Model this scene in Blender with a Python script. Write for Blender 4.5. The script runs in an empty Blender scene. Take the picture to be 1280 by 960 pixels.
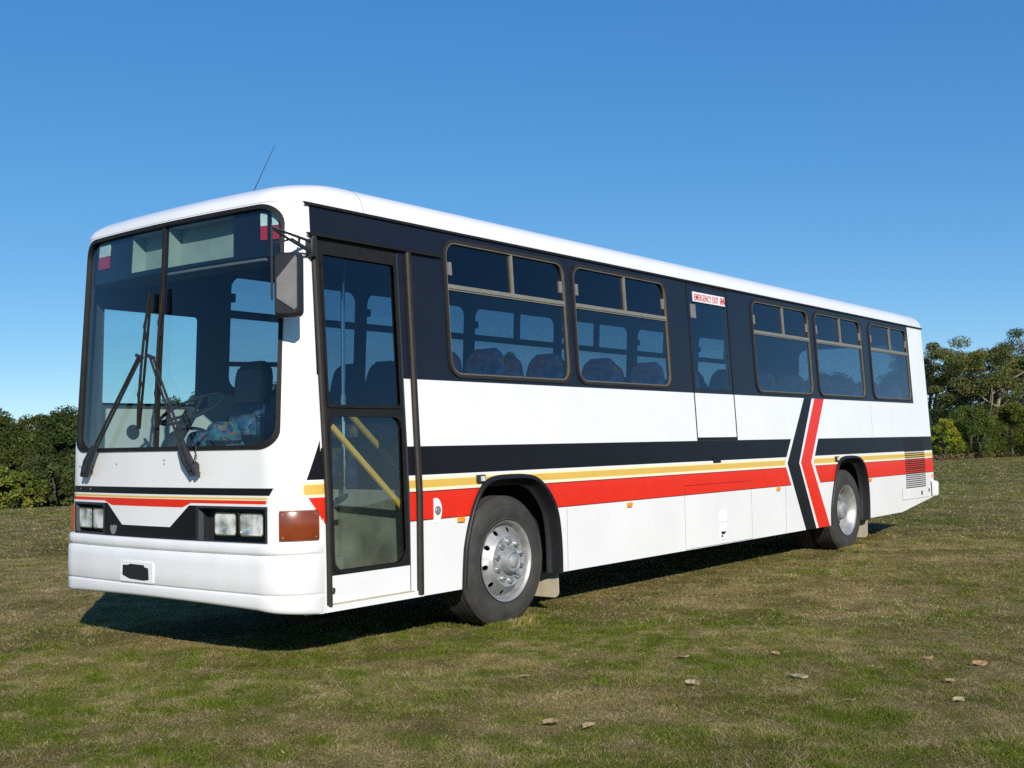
import bpy, bmesh, math, random
import numpy as np
from mathutils import Vector, Matrix
from mathutils.geometry import delaunay_2d_cdt

random.seed(7)
rng = np.random.default_rng(7)
scene = bpy.context.scene
COL = scene.collection

# ------------------------------------------------------------------ camera
CAM = (-4.541, -5.291, 1.358)
YAW, PITCH, ROLL = math.radians(-52.144), math.radians(2.976), math.radians(-1.042)
fw = Vector((-math.sin(YAW) * math.cos(PITCH), math.cos(YAW) * math.cos(PITCH), math.sin(PITCH)))
rt0 = Vector((math.cos(YAW), math.sin(YAW), 0))
up0 = rt0.cross(fw)
rt = rt0 * math.cos(ROLL) + up0 * math.sin(ROLL)
up = -rt0 * math.sin(ROLL) + up0 * math.cos(ROLL)
cd = bpy.data.cameras.new("camera")
cd.sensor_width = 36
cd.lens = 1427.33 / 1280 * 36
cd.clip_start = 0.05
cd.clip_end = 3000
cam = bpy.data.objects.new("camera", cd)
COL.objects.link(cam)
cam.matrix_world = Matrix(((rt.x, up.x, -fw.x, CAM[0]), (rt.y, up.y, -fw.y, CAM[1]), (rt.z, up.z, -fw.z, CAM[2]), (0, 0, 0, 1)))
scene.camera = cam

# ------------------------------------------------------------------ light
SUN = Vector((-1.27, -1.70, 1.0)).normalized()          # direction towards the sun
world = bpy.data.worlds.new("World")
scene.world = world
world.use_nodes = True
wn = world.node_tree
sky = wn.nodes.new("ShaderNodeTexSky")
sky.sky_type = 'NISHITA'
sky.sun_disc = False
sky.sun_elevation = math.asin(SUN.z)
sky.sun_rotation = math.atan2(SUN.x, SUN.y)
sky.air_density = 0.58
sky.dust_density = 0.0
sky.ozone_density = 2.5
sky.altitude = 900
bg = wn.nodes["Background"]
bg.inputs[1].default_value = 0.15
hs_ = wn.nodes.new('ShaderNodeHueSaturation')
hs_.inputs['Value'].default_value = 1.42
hs_.inputs['Hue'].default_value = 0.504
hs_.inputs['Saturation'].default_value = 1.27
wn.links.new(sky.outputs[0], hs_.inputs['Color'])
gm_ = wn.nodes.new('ShaderNodeGamma')
gm_.inputs[1].default_value = 0.74
wn.links.new(hs_.outputs[0], gm_.inputs[0])
sp_ = wn.nodes.new('ShaderNodeSeparateColor'); cb_ = wn.nodes.new('ShaderNodeCombineColor')
wn.links.new(gm_.outputs[0], sp_.inputs[0])
for i_, (a_, p_) in enumerate(((0.81, 0.93), (0.880, 0.82), (0.905, 0.56))):
    k_ = 0.1586
    pw_ = wn.nodes.new('ShaderNodeMath'); pw_.operation = 'POWER'; pw_.inputs[1].default_value = p_
    ml_ = wn.nodes.new('ShaderNodeMath'); ml_.operation = 'MULTIPLY'; ml_.inputs[1].default_value = a_ * k_ ** (p_ - 1)
    wn.links.new(sp_.outputs[i_], pw_.inputs[0]); wn.links.new(pw_.outputs[0], ml_.inputs[0]); wn.links.new(ml_.outputs[0], cb_.inputs[i_])
wn.links.new(cb_.outputs[0], bg.inputs[0])
sl = bpy.data.lights.new("sun", 'SUN')
sl.energy = 5.0
sl.angle = math.radians(0.53)
sl.color = (1.0, 0.945, 0.85)
so = bpy.data.objects.new("sun", sl)
COL.objects.link(so)
so.rotation_euler = (-SUN).to_track_quat('-Z', 'Y').to_euler()
so.location = SUN * 40
scene.view_settings.view_transform = 'Standard'
scene.view_settings.look = 'None'
scene.view_settings.exposure = 0.06
scene.view_settings.gamma = 1
scene.render.engine = 'CYCLES'
scene.cycles.use_denoising = False
scene.cycles.transparent_max_bounces = 24
scene.cycles.max_bounces = 8
scene.cycles.caustics_reflective = False
scene.cycles.caustics_refractive = False
scene.cycles.sample_clamp_indirect = 6.0

# ------------------------------------------------------------------ materials
def mat(name, col, rough=0.5, metal=0.0, coat=0.0, spec=0.5, noise=0.0, nscale=8.0, bump=0.0, bscale=60.0):
    m = bpy.data.materials.new(name)
    m.use_nodes = True
    nt = m.node_tree
    b = nt.nodes["Principled BSDF"]
    b.inputs["Base Color"].default_value = (*col, 1)
    b.inputs["Roughness"].default_value = rough
    b.inputs["Metallic"].default_value = metal
    b.inputs["Coat Weight"].default_value = coat
    b.inputs["Coat Roughness"].default_value = 0.06
    b.inputs["Specular IOR Level"].default_value = spec
    if noise or bump:
        tc = nt.nodes.new("ShaderNodeTexCoord")
    if noise:
        n = nt.nodes.new("ShaderNodeTexNoise")
        n.inputs["Scale"].default_value = nscale
        n.inputs["Detail"].default_value = 6
        nt.links.new(tc.outputs["Object"], n.inputs["Vector"])
        mr = nt.nodes.new("ShaderNodeMapRange")
        mr.inputs[1].default_value = 0.3
        mr.inputs[2].default_value = 0.7
        mr.inputs[3].default_value = 1 - noise
        mr.inputs[4].default_value = 1 + noise * 0.4
        nt.links.new(n.outputs[0], mr.inputs[0])
        mx = nt.nodes.new("ShaderNodeVectorMath")
        mx.operation = 'SCALE'
        mx.inputs[0].default_value = col
        nt.links.new(mr.outputs[0], mx.inputs[3])
        nt.links.new(mx.outputs[0], b.inputs["Base Color"])
    if bump:
        n2 = nt.nodes.new("ShaderNodeTexNoise")
        n2.inputs["Scale"].default_value = bscale
        n2.inputs["Detail"].default_value = 3
        nt.links.new(tc.outputs["Object"], n2.inputs["Vector"])
        bp = nt.nodes.new("ShaderNodeBump")
        bp.inputs["Strength"].default_value = bump
        bp.inputs["Distance"].default_value = 0.01
        nt.links.new(n2.outputs[0], bp.inputs["Height"])
        nt.links.new(bp.outputs[0], b.inputs["Normal"])
    return m

def glass(name, tint, refl=1.0, rough=0.0, ior=1.5):
    m = bpy.data.materials.new(name)
    m.use_nodes = True
    nt = m.node_tree
    nt.nodes.clear()
    out = nt.nodes.new("ShaderNodeOutputMaterial")
    tr = nt.nodes.new("ShaderNodeBsdfTransparent")
    tr.inputs[0].default_value = (*tint, 1)
    gl = nt.nodes.new("ShaderNodeBsdfGlossy")
    gl.inputs["Roughness"].default_value = rough
    gl.inputs[0].default_value = (0.95 * refl, 0.97 * refl, refl, 1)
    fr = nt.nodes.new("ShaderNodeFresnel")
    fr.inputs[0].default_value = ior
    geo = nt.nodes.new("ShaderNodeNewGeometry")     # one sheet seen from behind must not act as total internal reflection
    mx0 = nt.nodes.new("ShaderNodeMix")
    mx0.data_type = 'FLOAT'
    mx0.inputs[2].default_value = ior
    mx0.inputs[3].default_value = 1 / ior
    nt.links.new(geo.outputs["Backfacing"], mx0.inputs[0])
    nt.links.new(mx0.outputs[0], fr.inputs[0])
    tc = nt.nodes.new("ShaderNodeTexCoord")
    nz = nt.nodes.new("ShaderNodeTexNoise"); nz.inputs["Scale"].default_value = 1.4; nz.inputs["Detail"].default_value = 1
    bp = nt.nodes.new("ShaderNodeBump"); bp.inputs["Strength"].default_value = 0.12; bp.inputs["Distance"].default_value = 0.05
    nt.links.new(tc.outputs["Object"], nz.inputs["Vector"]); nt.links.new(nz.outputs[0], bp.inputs["Height"])
    nt.links.new(bp.outputs[0], gl.inputs["Normal"])
    mx = nt.nodes.new("ShaderNodeMixShader")
    nt.links.new(fr.outputs[0], mx.inputs[0])
    nt.links.new(tr.outputs[0], mx.inputs[1])
    nt.links.new(gl.outputs[0], mx.inputs[2])
    nt.links.new(mx.outputs[0], out.inputs[0])
    return m

M = {}
M['white'] = mat('white_paint', (0.80, 0.79, 0.765), 0.30, coat=0.35, noise=0.05, nscale=1.7, bump=0.05, bscale=1.6)
M['bumper'] = mat('white_bumper_paint', (0.77, 0.76, 0.74), 0.42, coat=0.15, noise=0.05, nscale=4)
M['navy'] = mat('navy_black_paint', (0.0095, 0.011, 0.018), 0.3, coat=0.0, spec=0.35, noise=0.15, nscale=3)
M['black'] = mat('black_paint', (0.009, 0.0085, 0.009), 0.38, coat=0.0, spec=0.2, noise=0.2, nscale=3)
M['yellow'] = mat('yellow_paint', (0.70, 0.44, 0.075), 0.35, coat=0.1, noise=0.05, nscale=6)
M['cream'] = mat('cream_paint', (0.84, 0.76, 0.50), 0.35, coat=0.2, noise=0.04, nscale=6)
M['red'] = mat('red_paint', (0.72, 0.024, 0.006), 0.36, coat=0.08, spec=0.3, noise=0.07, nscale=5)
M['darkred'] = mat('dark_red_line', (0.16, 0.012, 0.012), 0.4)
M['rubber'] = mat('rubber', (0.014, 0.013, 0.012), 0.6, spec=0.25, noise=0.3, nscale=20)
M['brownrubber'] = mat('weathered_rubber', (0.026, 0.022, 0.018), 0.6, spec=0.3, noise=0.25, nscale=15)
M['alu'] = mat('dull_aluminium', (0.17, 0.155, 0.12), 0.5, metal=0.3, noise=0.15, nscale=15)
M['alulight'] = mat('khaki_aluminium', (0.26, 0.24, 0.19), 0.45, metal=0.3, noise=0.15, nscale=15)
M['tyre'] = mat('tyre_rubber', (0.043, 0.040, 0.035), 0.75, noise=0.35, nscale=9, bump=0.15, bscale=120)
M['rim'] = mat('silver_rim', (0.43, 0.43, 0.42), 0.5, metal=0.55, noise=0.3, nscale=14)
M['chrome'] = mat('chrome', (0.8, 0.8, 0.8), 0.12, metal=1.0)
M['nut'] = mat('bright_nut', (0.7, 0.7, 0.69), 0.22, metal=0.9)
M['dark'] = mat('dark_void', (0.008, 0.008, 0.008), 0.8)
M['under'] = mat('underbody', (0.012, 0.011, 0.010), 0.85, noise=0.3, nscale=5)
M['plastic'] = mat('black_plastic', (0.022, 0.022, 0.024), 0.45, noise=0.2, nscale=12)
M['archblack'] = mat('arch_black', (0.012, 0.012, 0.014), 0.5, spec=0.3, noise=0.25, nscale=18)
M['greyplastic'] = mat('faded_grey_plastic', (0.19, 0.18, 0.17), 0.5, noise=0.15, nscale=12)
M['lining'] = mat('interior_lining', (0.05, 0.062, 0.075), 0.7, noise=0.1)
M['lininglight'] = mat('interior_light_panel', (0.48, 0.50, 0.46), 0.6, noise=0.08)
M['ceiling'] = mat('ceiling_lining', (0.16, 0.19, 0.21), 0.7, noise=0.08)
M['floor'] = mat('bus_floor', (0.06, 0.06, 0.065), 0.6, noise=0.2)
M['metalwell'] = mat('galvanised_step', (0.36, 0.37, 0.33), 0.45, metal=0.3, noise=0.5, nscale=4)
M['railyellow'] = mat('yellow_rail', (0.78, 0.48, 0.07), 0.35, coat=0.2)
M['flap'] = mat('beige_mudflap', (0.50, 0.43, 0.31), 0.7, noise=0.2, nscale=7)
M['amber'] = mat('amber_lens', (0.85, 0.30, 0.03), 0.2, coat=0.5)
M['darkamber'] = mat('brown_amber_lens', (0.21, 0.042, 0.011), 0.25, coat=0.4, noise=0.25, nscale=14)
M['redlens'] = mat('red_lens', (0.45, 0.02, 0.03), 0.3, coat=0.3)
M['whitelens'] = mat('white_lens', (0.62, 0.68, 0.62), 0.3, coat=0.3, noise=0.2, nscale=40)
M['plate'] = mat('white_plate', (0.80, 0.80, 0.78), 0.4)
M['signwhite'] = mat('sign_white', (0.78, 0.76, 0.76), 0.4)
M['signred'] = mat('sign_red', (0.55, 0.03, 0.03), 0.4)
M['sidewhite'] = mat('white_decal', (0.88, 0.88, 0.88), 0.3)
M['badge'] = mat('silver_badge', (0.5, 0.5, 0.5), 0.3, metal=0.7)
M['reflector'] = mat('lamp_reflector', (0.86, 0.86, 0.82), 0.12, metal=1.0)
M['board'] = mat('destination_board', (0.27, 0.31, 0.27), 0.6, noise=0.15)
M['windscreen'] = glass('windscreen_glass', (0.74, 0.86, 0.87))
M['sideglass'] = glass('tinted_side_glass', (0.60, 0.665, 0.70))
M['clearglass'] = glass('clear_glass', (0.86, 0.93, 0.92))
M['doorglass'] = glass('door_glass', (0.84, 0.88, 0.85))
M['doorupglass'] = glass('door_upper_glass', (0.60, 0.67, 0.71))
M['ventglass'] = glass('dark_vent_glass', (0.34, 0.39, 0.44))

def fabric_mat(name, base, cols, scale=14):
    m = mat(name, base, 0.85)
    nt = m.node_tree
    tc = nt.nodes.new("ShaderNodeTexCoord")
    v = nt.nodes.new("ShaderNodeTexVoronoi")
    v.inputs["Scale"].default_value = scale
    n = nt.nodes.new("ShaderNodeTexNoise")
    n.inputs["Scale"].default_value = 9
    add = nt.nodes.new("ShaderNodeVectorMath")
    add.operation = 'MULTIPLY_ADD'
    add.inputs[1].default_value = (0.25, 0.25, 0.25)
    nt.links.new(tc.outputs["Object"], n.inputs["Vector"])
    nt.links.new(n.outputs["Color"], add.inputs[0])
    nt.links.new(tc.outputs["Object"], add.inputs[2])
    nt.links.new(add.outputs[0], v.inputs["Vector"])
    sep = nt.nodes.new("ShaderNodeSeparateColor")
    nt.links.new(v.outputs["Color"], sep.inputs[0])
    r = nt.nodes.new("ShaderNodeValToRGB")
    r.color_ramp.interpolation = 'CONSTANT'
    els = r.color_ramp.elements
    els[0].position = 0; els[0].color = (*cols[0], 1)
    els[1].position = 1 / len(cols); els[1].color = (*cols[1], 1)
    for i, c in enumerate(cols[2:]):
        e = els.new((i + 2) / len(cols)); e.color = (*c, 1)
    nt.links.new(sep.outputs[0], r.inputs[0])
    nt.links.new(r.outputs[0], nt.nodes["Principled BSDF"].inputs["Base Color"])
    return m
NV = (0.025, 0.04, 0.13)
M['fabric'] = fabric_mat('moquette', NV, [NV, NV, (0.09, 0.025, 0.06), (0.015, 0.025, 0.08), (0.07, 0.08, 0.2), (0.04, 0.08, 0.2), (0.15, 0.10, 0.03), NV])
M['fabricblue'] = fabric_mat('bright_moquette', (0.05, 0.2, 0.4), [(0.02, 0.09, 0.19), (0.012, 0.05, 0.13), (0.03, 0.14, 0.19), (0.15, 0.10, 0.05), (0.015, 0.08, 0.16), (0.05, 0.05, 0.15), (0.02, 0.12, 0.12), (0.008, 0.025, 0.07)], 30)

# ------------------------------------------------------------------ mesh helpers
class MB:
    def __init__(self):
        self.v = []; self.f = []; self.mi = []
    def add(self, vs, fs, mi=0):
        o = len(self.v)
        self.v += [tuple(p) for p in vs]
        for f in fs:
            self.f.append(tuple(i + o for i in f)); self.mi.append(mi)
        return self
    def box(self, x0, x1, y0, y1, z0, z1, mi=0, R=None, c=None):
        vs = [(x, y, z) for z in (z0, z1) for y in (y0, y1) for x in (x0, x1)]
        if R is not None:
            vs = [tuple(R @ Vector(p) + Vector(c)) for p in vs]
        return self.add(vs, [(0, 2, 3, 1), (4, 5, 7, 6), (0, 1, 5, 4), (2, 6, 7, 3), (0, 4, 6, 2), (1, 3, 7, 5)], mi)
    def tube(self, pts, r, n=8, mi=0, cap=True):
        pts = [Vector(p) for p in pts]
        rs = r if isinstance(r, (list, tuple)) else [r] * len(pts)
        rings = []
        prev = None
        for i, p in enumerate(pts):
            a = pts[max(i - 1, 0)]; b = pts[min(i + 1, len(pts) - 1)]
            t = (b - a).normalized()
            if prev is None:
                u = t.orthogonal().normalized()
            else:
                u = (prev - t * prev.dot(t)).normalized()
            prev = u
            w = t.cross(u)
            rings.append([tuple(p + (u * math.cos(2 * math.pi * k / n) + w * math.sin(2 * math.pi * k / n)) * rs[i]) for k in range(n)])
        vs = [q for rg in rings for q in rg]
        fs = []
        for i in range(len(pts) - 1):
            for k in range(n):
                fs.append((i * n + k, i * n + (k + 1) % n, (i + 1) * n + (k + 1) % n, (i + 1) * n + k))
        if cap:
            fs.append(tuple(range(n - 1, -1, -1)))
            fs.append(tuple((len(pts) - 1) * n + k for k in range(n)))
        return self.add(vs, fs, mi)
    def lathe_y(self, prof, c, n=48, mi=0, sgn=1):
        # prof: list of (r, y); revolve about the y axis through c
        vs = []
        for r, y in prof:
            for k in range(n):
                a = 2 * math.pi * k / n
                vs.append((c[0] + r * math.cos(a), c[1] + sgn * y, c[2] + r * math.sin(a)))
        fs = []
        for i in range(len(prof) - 1):
            for k in range(n):
                q = (i * n + k, i * n + (k + 1) % n, (i + 1) * n + (k + 1) % n, (i + 1) * n + k)
                fs.append(q if sgn > 0 else q[::-1])
        return self.add(vs, fs, mi)
    def loft(self, loops, mi=0, closed=True):
        n = len(loops[0])
        vs = [p for l in loops for p in l]
        fs = []
        for i in range(len(loops) - 1):
            for k in range(n if closed else n - 1):
                fs.append((i * n + k, i * n + (k + 1) % n, (i + 1) * n + (k + 1) % n, (i + 1) * n + k))
        return self.add(vs, fs, mi)
    def annulus(self, Mp, outer, inner, o0, o1, mi=0, oi=None):
        # flat ring between two loops of a mapped surface, with an outer wall down to o1 and an inner wall down to oi
        oi = o1 if oi is None else oi
        L = [[Mp(a, b, o1) for a, b in outer], [Mp(a, b, o0) for a, b in outer],
             [Mp(a, b, o0) for a, b in inner], [Mp(a, b, oi) for a, b in inner]]
        return self.loft(L, mi)
    def slab(self, Mp, poly, o0, o1, mi=0):
        n = len(poly)
        vs = [Mp(a, b, o0) for a, b in poly] + [Mp(a, b, o1) for a, b in poly]
        fs = [tuple(range(n)), tuple(range(2 * n - 1, n - 1, -1))]
        fs += [(k, k + n, (k + 1) % n + n, (k + 1) % n) for k in range(n)]
        return self.add(vs, fs, mi)
    def build(self, name, mats, parent=None, smooth=True, angle=35, recalc=True):
        me = bpy.data.meshes.new(name)
        assert len(self.f) == len(self.mi) and max(max(f) for f in self.f) < len(self.v), name
        me.from_pydata(self.v, [], self.f)
        for m in (mats if isinstance(mats, (list, tuple)) else [mats]):
            me.materials.append(m)
        me.polygons.foreach_set('material_index', self.mi)
        if recalc:
            bm = bmesh.new(); bm.from_mesh(me)
            bmesh.ops.recalc_face_normals(bm, faces=bm.faces)
            bm.to_mesh(me); bm.free()
        if smooth:
            me.polygons.foreach_set('use_smooth', [True] * len(me.polygons))
            try:
                me.set_sharp_from_angle(angle=math.radians(angle))
            except Exception:
                pass
        me.update()
        ob = bpy.data.objects.new(name, me)
        COL.objects.link(ob)
        if parent is not None:
            ob.parent = parent
        return ob

def bevel(ob, w, seg=2):
    m = ob.modifiers.new('bevel', 'BEVEL')
    m.width = w; m.segments = seg; m.limit_method = 'ANGLE'; m.angle_limit = math.radians(40)
    m.harden_normals = False
    return ob

def rrect(x0, x1, z0, z1, r, n=7):
    out = []
    for cx, cz, a0 in ((x1 - r, z0 + r, -90), (x1 - r, z1 - r, 0), (x0 + r, z1 - r, 90), (x0 + r, z0 + r, 180)):
        for k in range(n):
            a = math.radians(a0 + 90 * k / (n - 1))
            out.append((cx + r * math.cos(a), cz + r * math.sin(a)))
    return out

def pip(x, y, poly):
    c = False
    j = len(poly) - 1
    for i in range(len(poly)):
        xi, yi = poly[i]; xj, yj = poly[j]
        if (yi > y) != (yj > y) and x < (xj - xi) * (y - yi) / (yj - yi) + xi:
            c = not c
        j = i
    return c

def panel(name, outer, holes, regions, mats, Mp, o=0.0, flip=False, grid=None, parent=None, solid=0.0, dense=None, rim_mat=None):
    """A sheet cut from a 2D outline with holes, painted by 2D regions, bent onto surface Mp."""
    pts = []; eds = []
    def loop(p):
        s = len(pts)
        if dense is not None:      # bent surface: long edges need points of their own
            q = []
            for i in range(len(p)):
                a, b = p[i], p[(i + 1) % len(p)]
                k = max(1, int(math.ceil(abs(b[0] - a[0]) / 0.05)))
                q += [(a[0] + (b[0] - a[0]) * j / k, a[1] + (b[1] - a[1]) * j / k) for j in range(k)]
            p = q
        pts.extend(Vector(q) for q in p)
        eds.extend((s + i, s + (i + 1) % len(p)) for i in range(len(p)))
    loop(outer)
    for h in holes: loop(h)
    for p, _ in regions: loop(p)
    if grid:
        xs = [p[0] for p in outer]; zs = [p[1] for p in outer]
        gx = list(np.arange(min(xs) + grid[0] * .5, max(xs), grid[0])) if dense is None else dense
        for x in gx:
            for z in np.arange(min(zs) + grid[1] * .5, max(zs), grid[1]):
                pts.append(Vector((float(x), float(z))))
    V, E, F, _, _, _ = delaunay_2d_cdt(pts, eds, [], 0, 1e-5)
    fs = []; mi = []
    for f in F:
        cx = sum(V[i].x for i in f) / len(f); cz = sum(V[i].y for i in f) / len(f)
        if not pip(cx, cz, outer) or any(pip(cx, cz, h) for h in holes):
            continue
        k = 0
        for p, m in regions:
            if pip(cx, cz, p): k = m
        a = sum(V[f[i]].x * V[f[(i + 1) % len(f)]].y - V[f[(i + 1) % len(f)]].x * V[f[i]].y for i in range(len(f)))
        f = tuple(f) if (a > 0) != flip else tuple(f)[::-1]
        fs.append(f); mi.append(k)
    used = sorted({i for f in fs for i in f}); rm = {u: i for i, u in enumerate(used)}
    mb = MB()
    mb.v = [Mp(V[u].x, V[u].y, o) for u in used]
    mb.f = [tuple(rm[i] for i in f) for f in fs]
    mb.mi = mi
    if solid:
        # inner skin and rims as separate sheets, so the outer skin keeps clean normals
        last = len(mats) - 1
        n0 = len(mb.v); nf = len(mb.f)
        mb.v += [Mp(V[u].x, V[u].y, o - solid) for u in used]
        for f in mb.f[:nf]:
            mb.f.append(tuple(i + n0 for i in f[::-1])); mb.mi.append(last)
        cnt = {}
        for f in mb.f[:nf]:
            for i in range(len(f)):
                e = (f[i], f[(i + 1) % len(f)])
                cnt[e] = 1
        for (i, j) in list(cnt):
            if (j, i) not in cnt:
                k = len(mb.v)
                mb.v += [mb.v[i], mb.v[j], mb.v[j + n0], mb.v[i + n0]]
                mb.f.append((k + 1, k, k + 3, k + 2)); mb.mi.append(rim_mat if rim_mat is not None else 0)
    return mb.build(name, mats, parent, recalc=False, angle=40)

def empty(name, loc=(0, 0, 0), parent=None):
    o = bpy.data.objects.new(name, None)
    COL.objects.link(o)
    o.location = loc
    o.empty_display_size = 0.2
    if parent is not None: o.parent = parent
    return o

def tag(o, label=None, cat=None, group=None, kind=None):
    if label: o['label'] = label
    if cat: o['category'] = cat
    if group: o['group'] = group
    if kind: o['kind'] = kind
    return o

# ------------------------------------------------------------------ noise
def vnoise(x, y, seed=0):
    xi = np.floor(x).astype(np.int64); yi = np.floor(y).astype(np.int64)
    fx = x - xi; fy = y - yi
    fx = fx * fx * (3 - 2 * fx); fy = fy * fy * (3 - 2 * fy)
    def h(a, b):
        n = (a * 374761393 + b * 668265263 + seed * 974711) & 0x7fffffff
        n = ((n ^ (n >> 13)) * 1274126177) & 0x7fffffff
        return ((n ^ (n >> 16)) & 0xffff) / 65535.0
    return (h(xi, yi) * (1 - fx) + h(xi + 1, yi) * fx) * (1 - fy) + (h(xi, yi + 1) * (1 - fx) + h(xi + 1, yi + 1) * fx) * fy

def fbm(x, y, s, octv=4, seed=0):
    t = 0; a = 0.5; n = 0
    for k in range(octv):
        t = t + a * vnoise(x * s, y * s, seed + k * 17); n += a
        s *= 2.1; a *= 0.55
    return t / n

# ------------------------------------------------------------------ ground
def crest(x): return 20.9 - 0.11 * x
def terrain(x, y):
    t = np.clip((y - crest(x)) / 26.0, 0, 1)
    h = -3.0 * t * t * (3 - 2 * t)
    u = 0.05 * (fbm(x, y, 0.12, 2, 5) - 0.5) + 0.03 * (fbm(x, y, 0.5, 2, 9) - 0.5)
    near = np.clip((np.hypot(x - 6, (y - 1.2) * 1.6) - 7.5) / 6, 0, 1)
    return h + u * (0.25 + 0.75 * near) + 0.004

def greenness(x, y):
    g = 0.34 * fbm(x * 0.8 + y * 0.25, y * 1.15 - x * 0.25, 0.6, 4, 21) + 0.34 * fbm(x, y, 3.1, 3, 33) + 0.32 * vnoise(x * 11.0, y * 11.0, 77)
    d = np.hypot(x + 4.5, y + 5.3)
    bias = np.interp(d, [4, 6.5, 8.5, 12, 25, 45, 80], [0.07, 0.05, 0.0, -0.03, -0.01, 0.02, 0.02])
    bias = bias + 0.05 * np.exp(-((x - 0.2) ** 2 + (y - 0.2) ** 2) / 3.0)
    g = np.clip((g + bias - 0.435) / 0.25, 0, 1)
    return g

def ground_color(x, y, dry, lush):
    g = greenness(x, y)[:, None]
    b = np.clip((fbm(x, y, 2.3, 4, 55)[:, None] - 0.32) / 0.36, 0, 1)
    d = np.array(dry[0]) * b + np.array(dry[1]) * (1 - b)
    return d * (1 - g) + np.array(lush) * g

def axis(lo, hi, c, step, grow):
    a = [c]; s = step
    while a[-1] < hi:
        a.append(a[-1] + s)
        if abs(a[-1] - c) > 14: s *= grow
    b = [c]; s = step
    while b[-1] > lo:
        b.append(b[-1] - s)
        if abs(b[-1] - c) > 14: s *= grow
    return np.array(b[:0:-1] + a)
gx = axis(-1500, 2500, 3.0, 0.13, 1.045); gy = axis(-1500, 2500, 2.0, 0.13, 1.045)
GX, GY = np.meshgrid(gx, gy)
gxf, gyf = GX.ravel(), GY.ravel()
gz = terrain(gxf, gyf)
nx, ny = len(gx), len(gy)
ii = np.arange(nx * ny).reshape(ny, nx)
quads = np.stack([ii[:-1, :-1], ii[:-1, 1:], ii[1:, 1:], ii[1:, :-1]], -1).reshape(-1, 4)

def np_mesh(name, co, faces, material, colors=None, smooth=False):
    me = bpy.data.meshes.new(name)
    k = faces.shape[1]
    me.vertices.add(len(co)); me.vertices.foreach_set('co', co.astype(np.float32).ravel())
    me.loops.add(faces.size); me.loops.foreach_set('vertex_index', faces.astype(np.int32).ravel())
    me.polygons.add(len(faces))
    me.polygons.foreach_set('loop_start', (np.arange(len(faces)) * k).astype(np.int32))
    if smooth: me.polygons.foreach_set('use_smooth', np.ones(len(faces), bool))
    me.materials.append(material)
    me.update(calc_edges=True)
    if colors is not None:
        a = me.attributes.new('tint', 'FLOAT_COLOR', 'POINT')
        c4 = np.ones((len(co), 4), np.float32); c4[:, :3] = colors
        a.data.foreach_set('color', c4.ravel())
    ob = bpy.data.objects.new(name, me)
    COL.objects.link(ob)
    return ob

def attr_mat(name, rough, trans=0.0, fine=0.0, fscale=30.0):
    m = mat(name, (0.1, 0.1, 0.1), rough, spec=0.06)
    nt = m.node_tree; b = nt.nodes["Principled BSDF"]
    a = nt.nodes.new("ShaderNodeAttribute"); a.attribute_name = 'tint'
    src = a.outputs["Color"]
    if fine:
        tc = nt.nodes.new("ShaderNodeTexCoord")
        n = nt.nodes.new("ShaderNodeTexNoise"); n.inputs["Scale"].default_value = fscale; n.inputs["Detail"].default_value = 8
        n.inputs["Roughness"].default_value = 0.7
        nt.links.new(tc.outputs["Object"], n.inputs["Vector"])
        mr = nt.nodes.new("ShaderNodeMapRange")
        mr.inputs[1].default_value = 0.3; mr.inputs[2].default_value = 0.7
        mr.inputs[3].default_value = 1 - fine; mr.inputs[4].default_value = 1 + fine
        nt.links.new(n.outputs[0], mr.inputs[0])
        vm = nt.nodes.new("ShaderNodeVectorMath"); vm.operation = 'SCALE'
        nt.links.new(src, vm.inputs[0]); nt.links.new(mr.outputs[0], vm.inputs[3])
        src = vm.outputs[0]
        bp = nt.nodes.new("ShaderNodeBump"); bp.inputs["Strength"].default_value = 0.8; bp.inputs["Distance"].default_value = 0.03
        nt.links.new(n.outputs[0], bp.inputs["Height"]); nt.links.new(bp.outputs[0], b.inputs["Normal"])
    nt.links.new(src, b.inputs["Base Color"])
    if trans:
        tl = nt.nodes.new("ShaderNodeBsdfTranslucent")
        nt.links.new(src, tl.inputs[0])
        mx = nt.nodes.new("ShaderNodeMixShader"); mx.inputs[0].default_value = trans
        out = nt.nodes["Material Output"]
        nt.links.new(b.outputs[0], mx.inputs[1]); nt.links.new(tl.outputs[0], mx.inputs[2])
        nt.links.new(mx.outputs[0], out.inputs[0])
    return m

DRY = ((0.43, 0.325, 0.135), (0.215, 0.165, 0.055)); LUSH = (0.150, 0.185, 0.018)
gcol = ground_color(gxf, gyf, DRY, LUSH) * 0.55  # darkened overall so the gaps between blades look shaded
ground = np_mesh('ground', np.stack([gxf, gyf, gz], 1), quads, attr_mat('turf', 0.9, fine=0.45, fscale=22), gcol, True)
tag(ground, 'dry brownish green grass field the bus stands on', 'ground', kind='structure')

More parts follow.
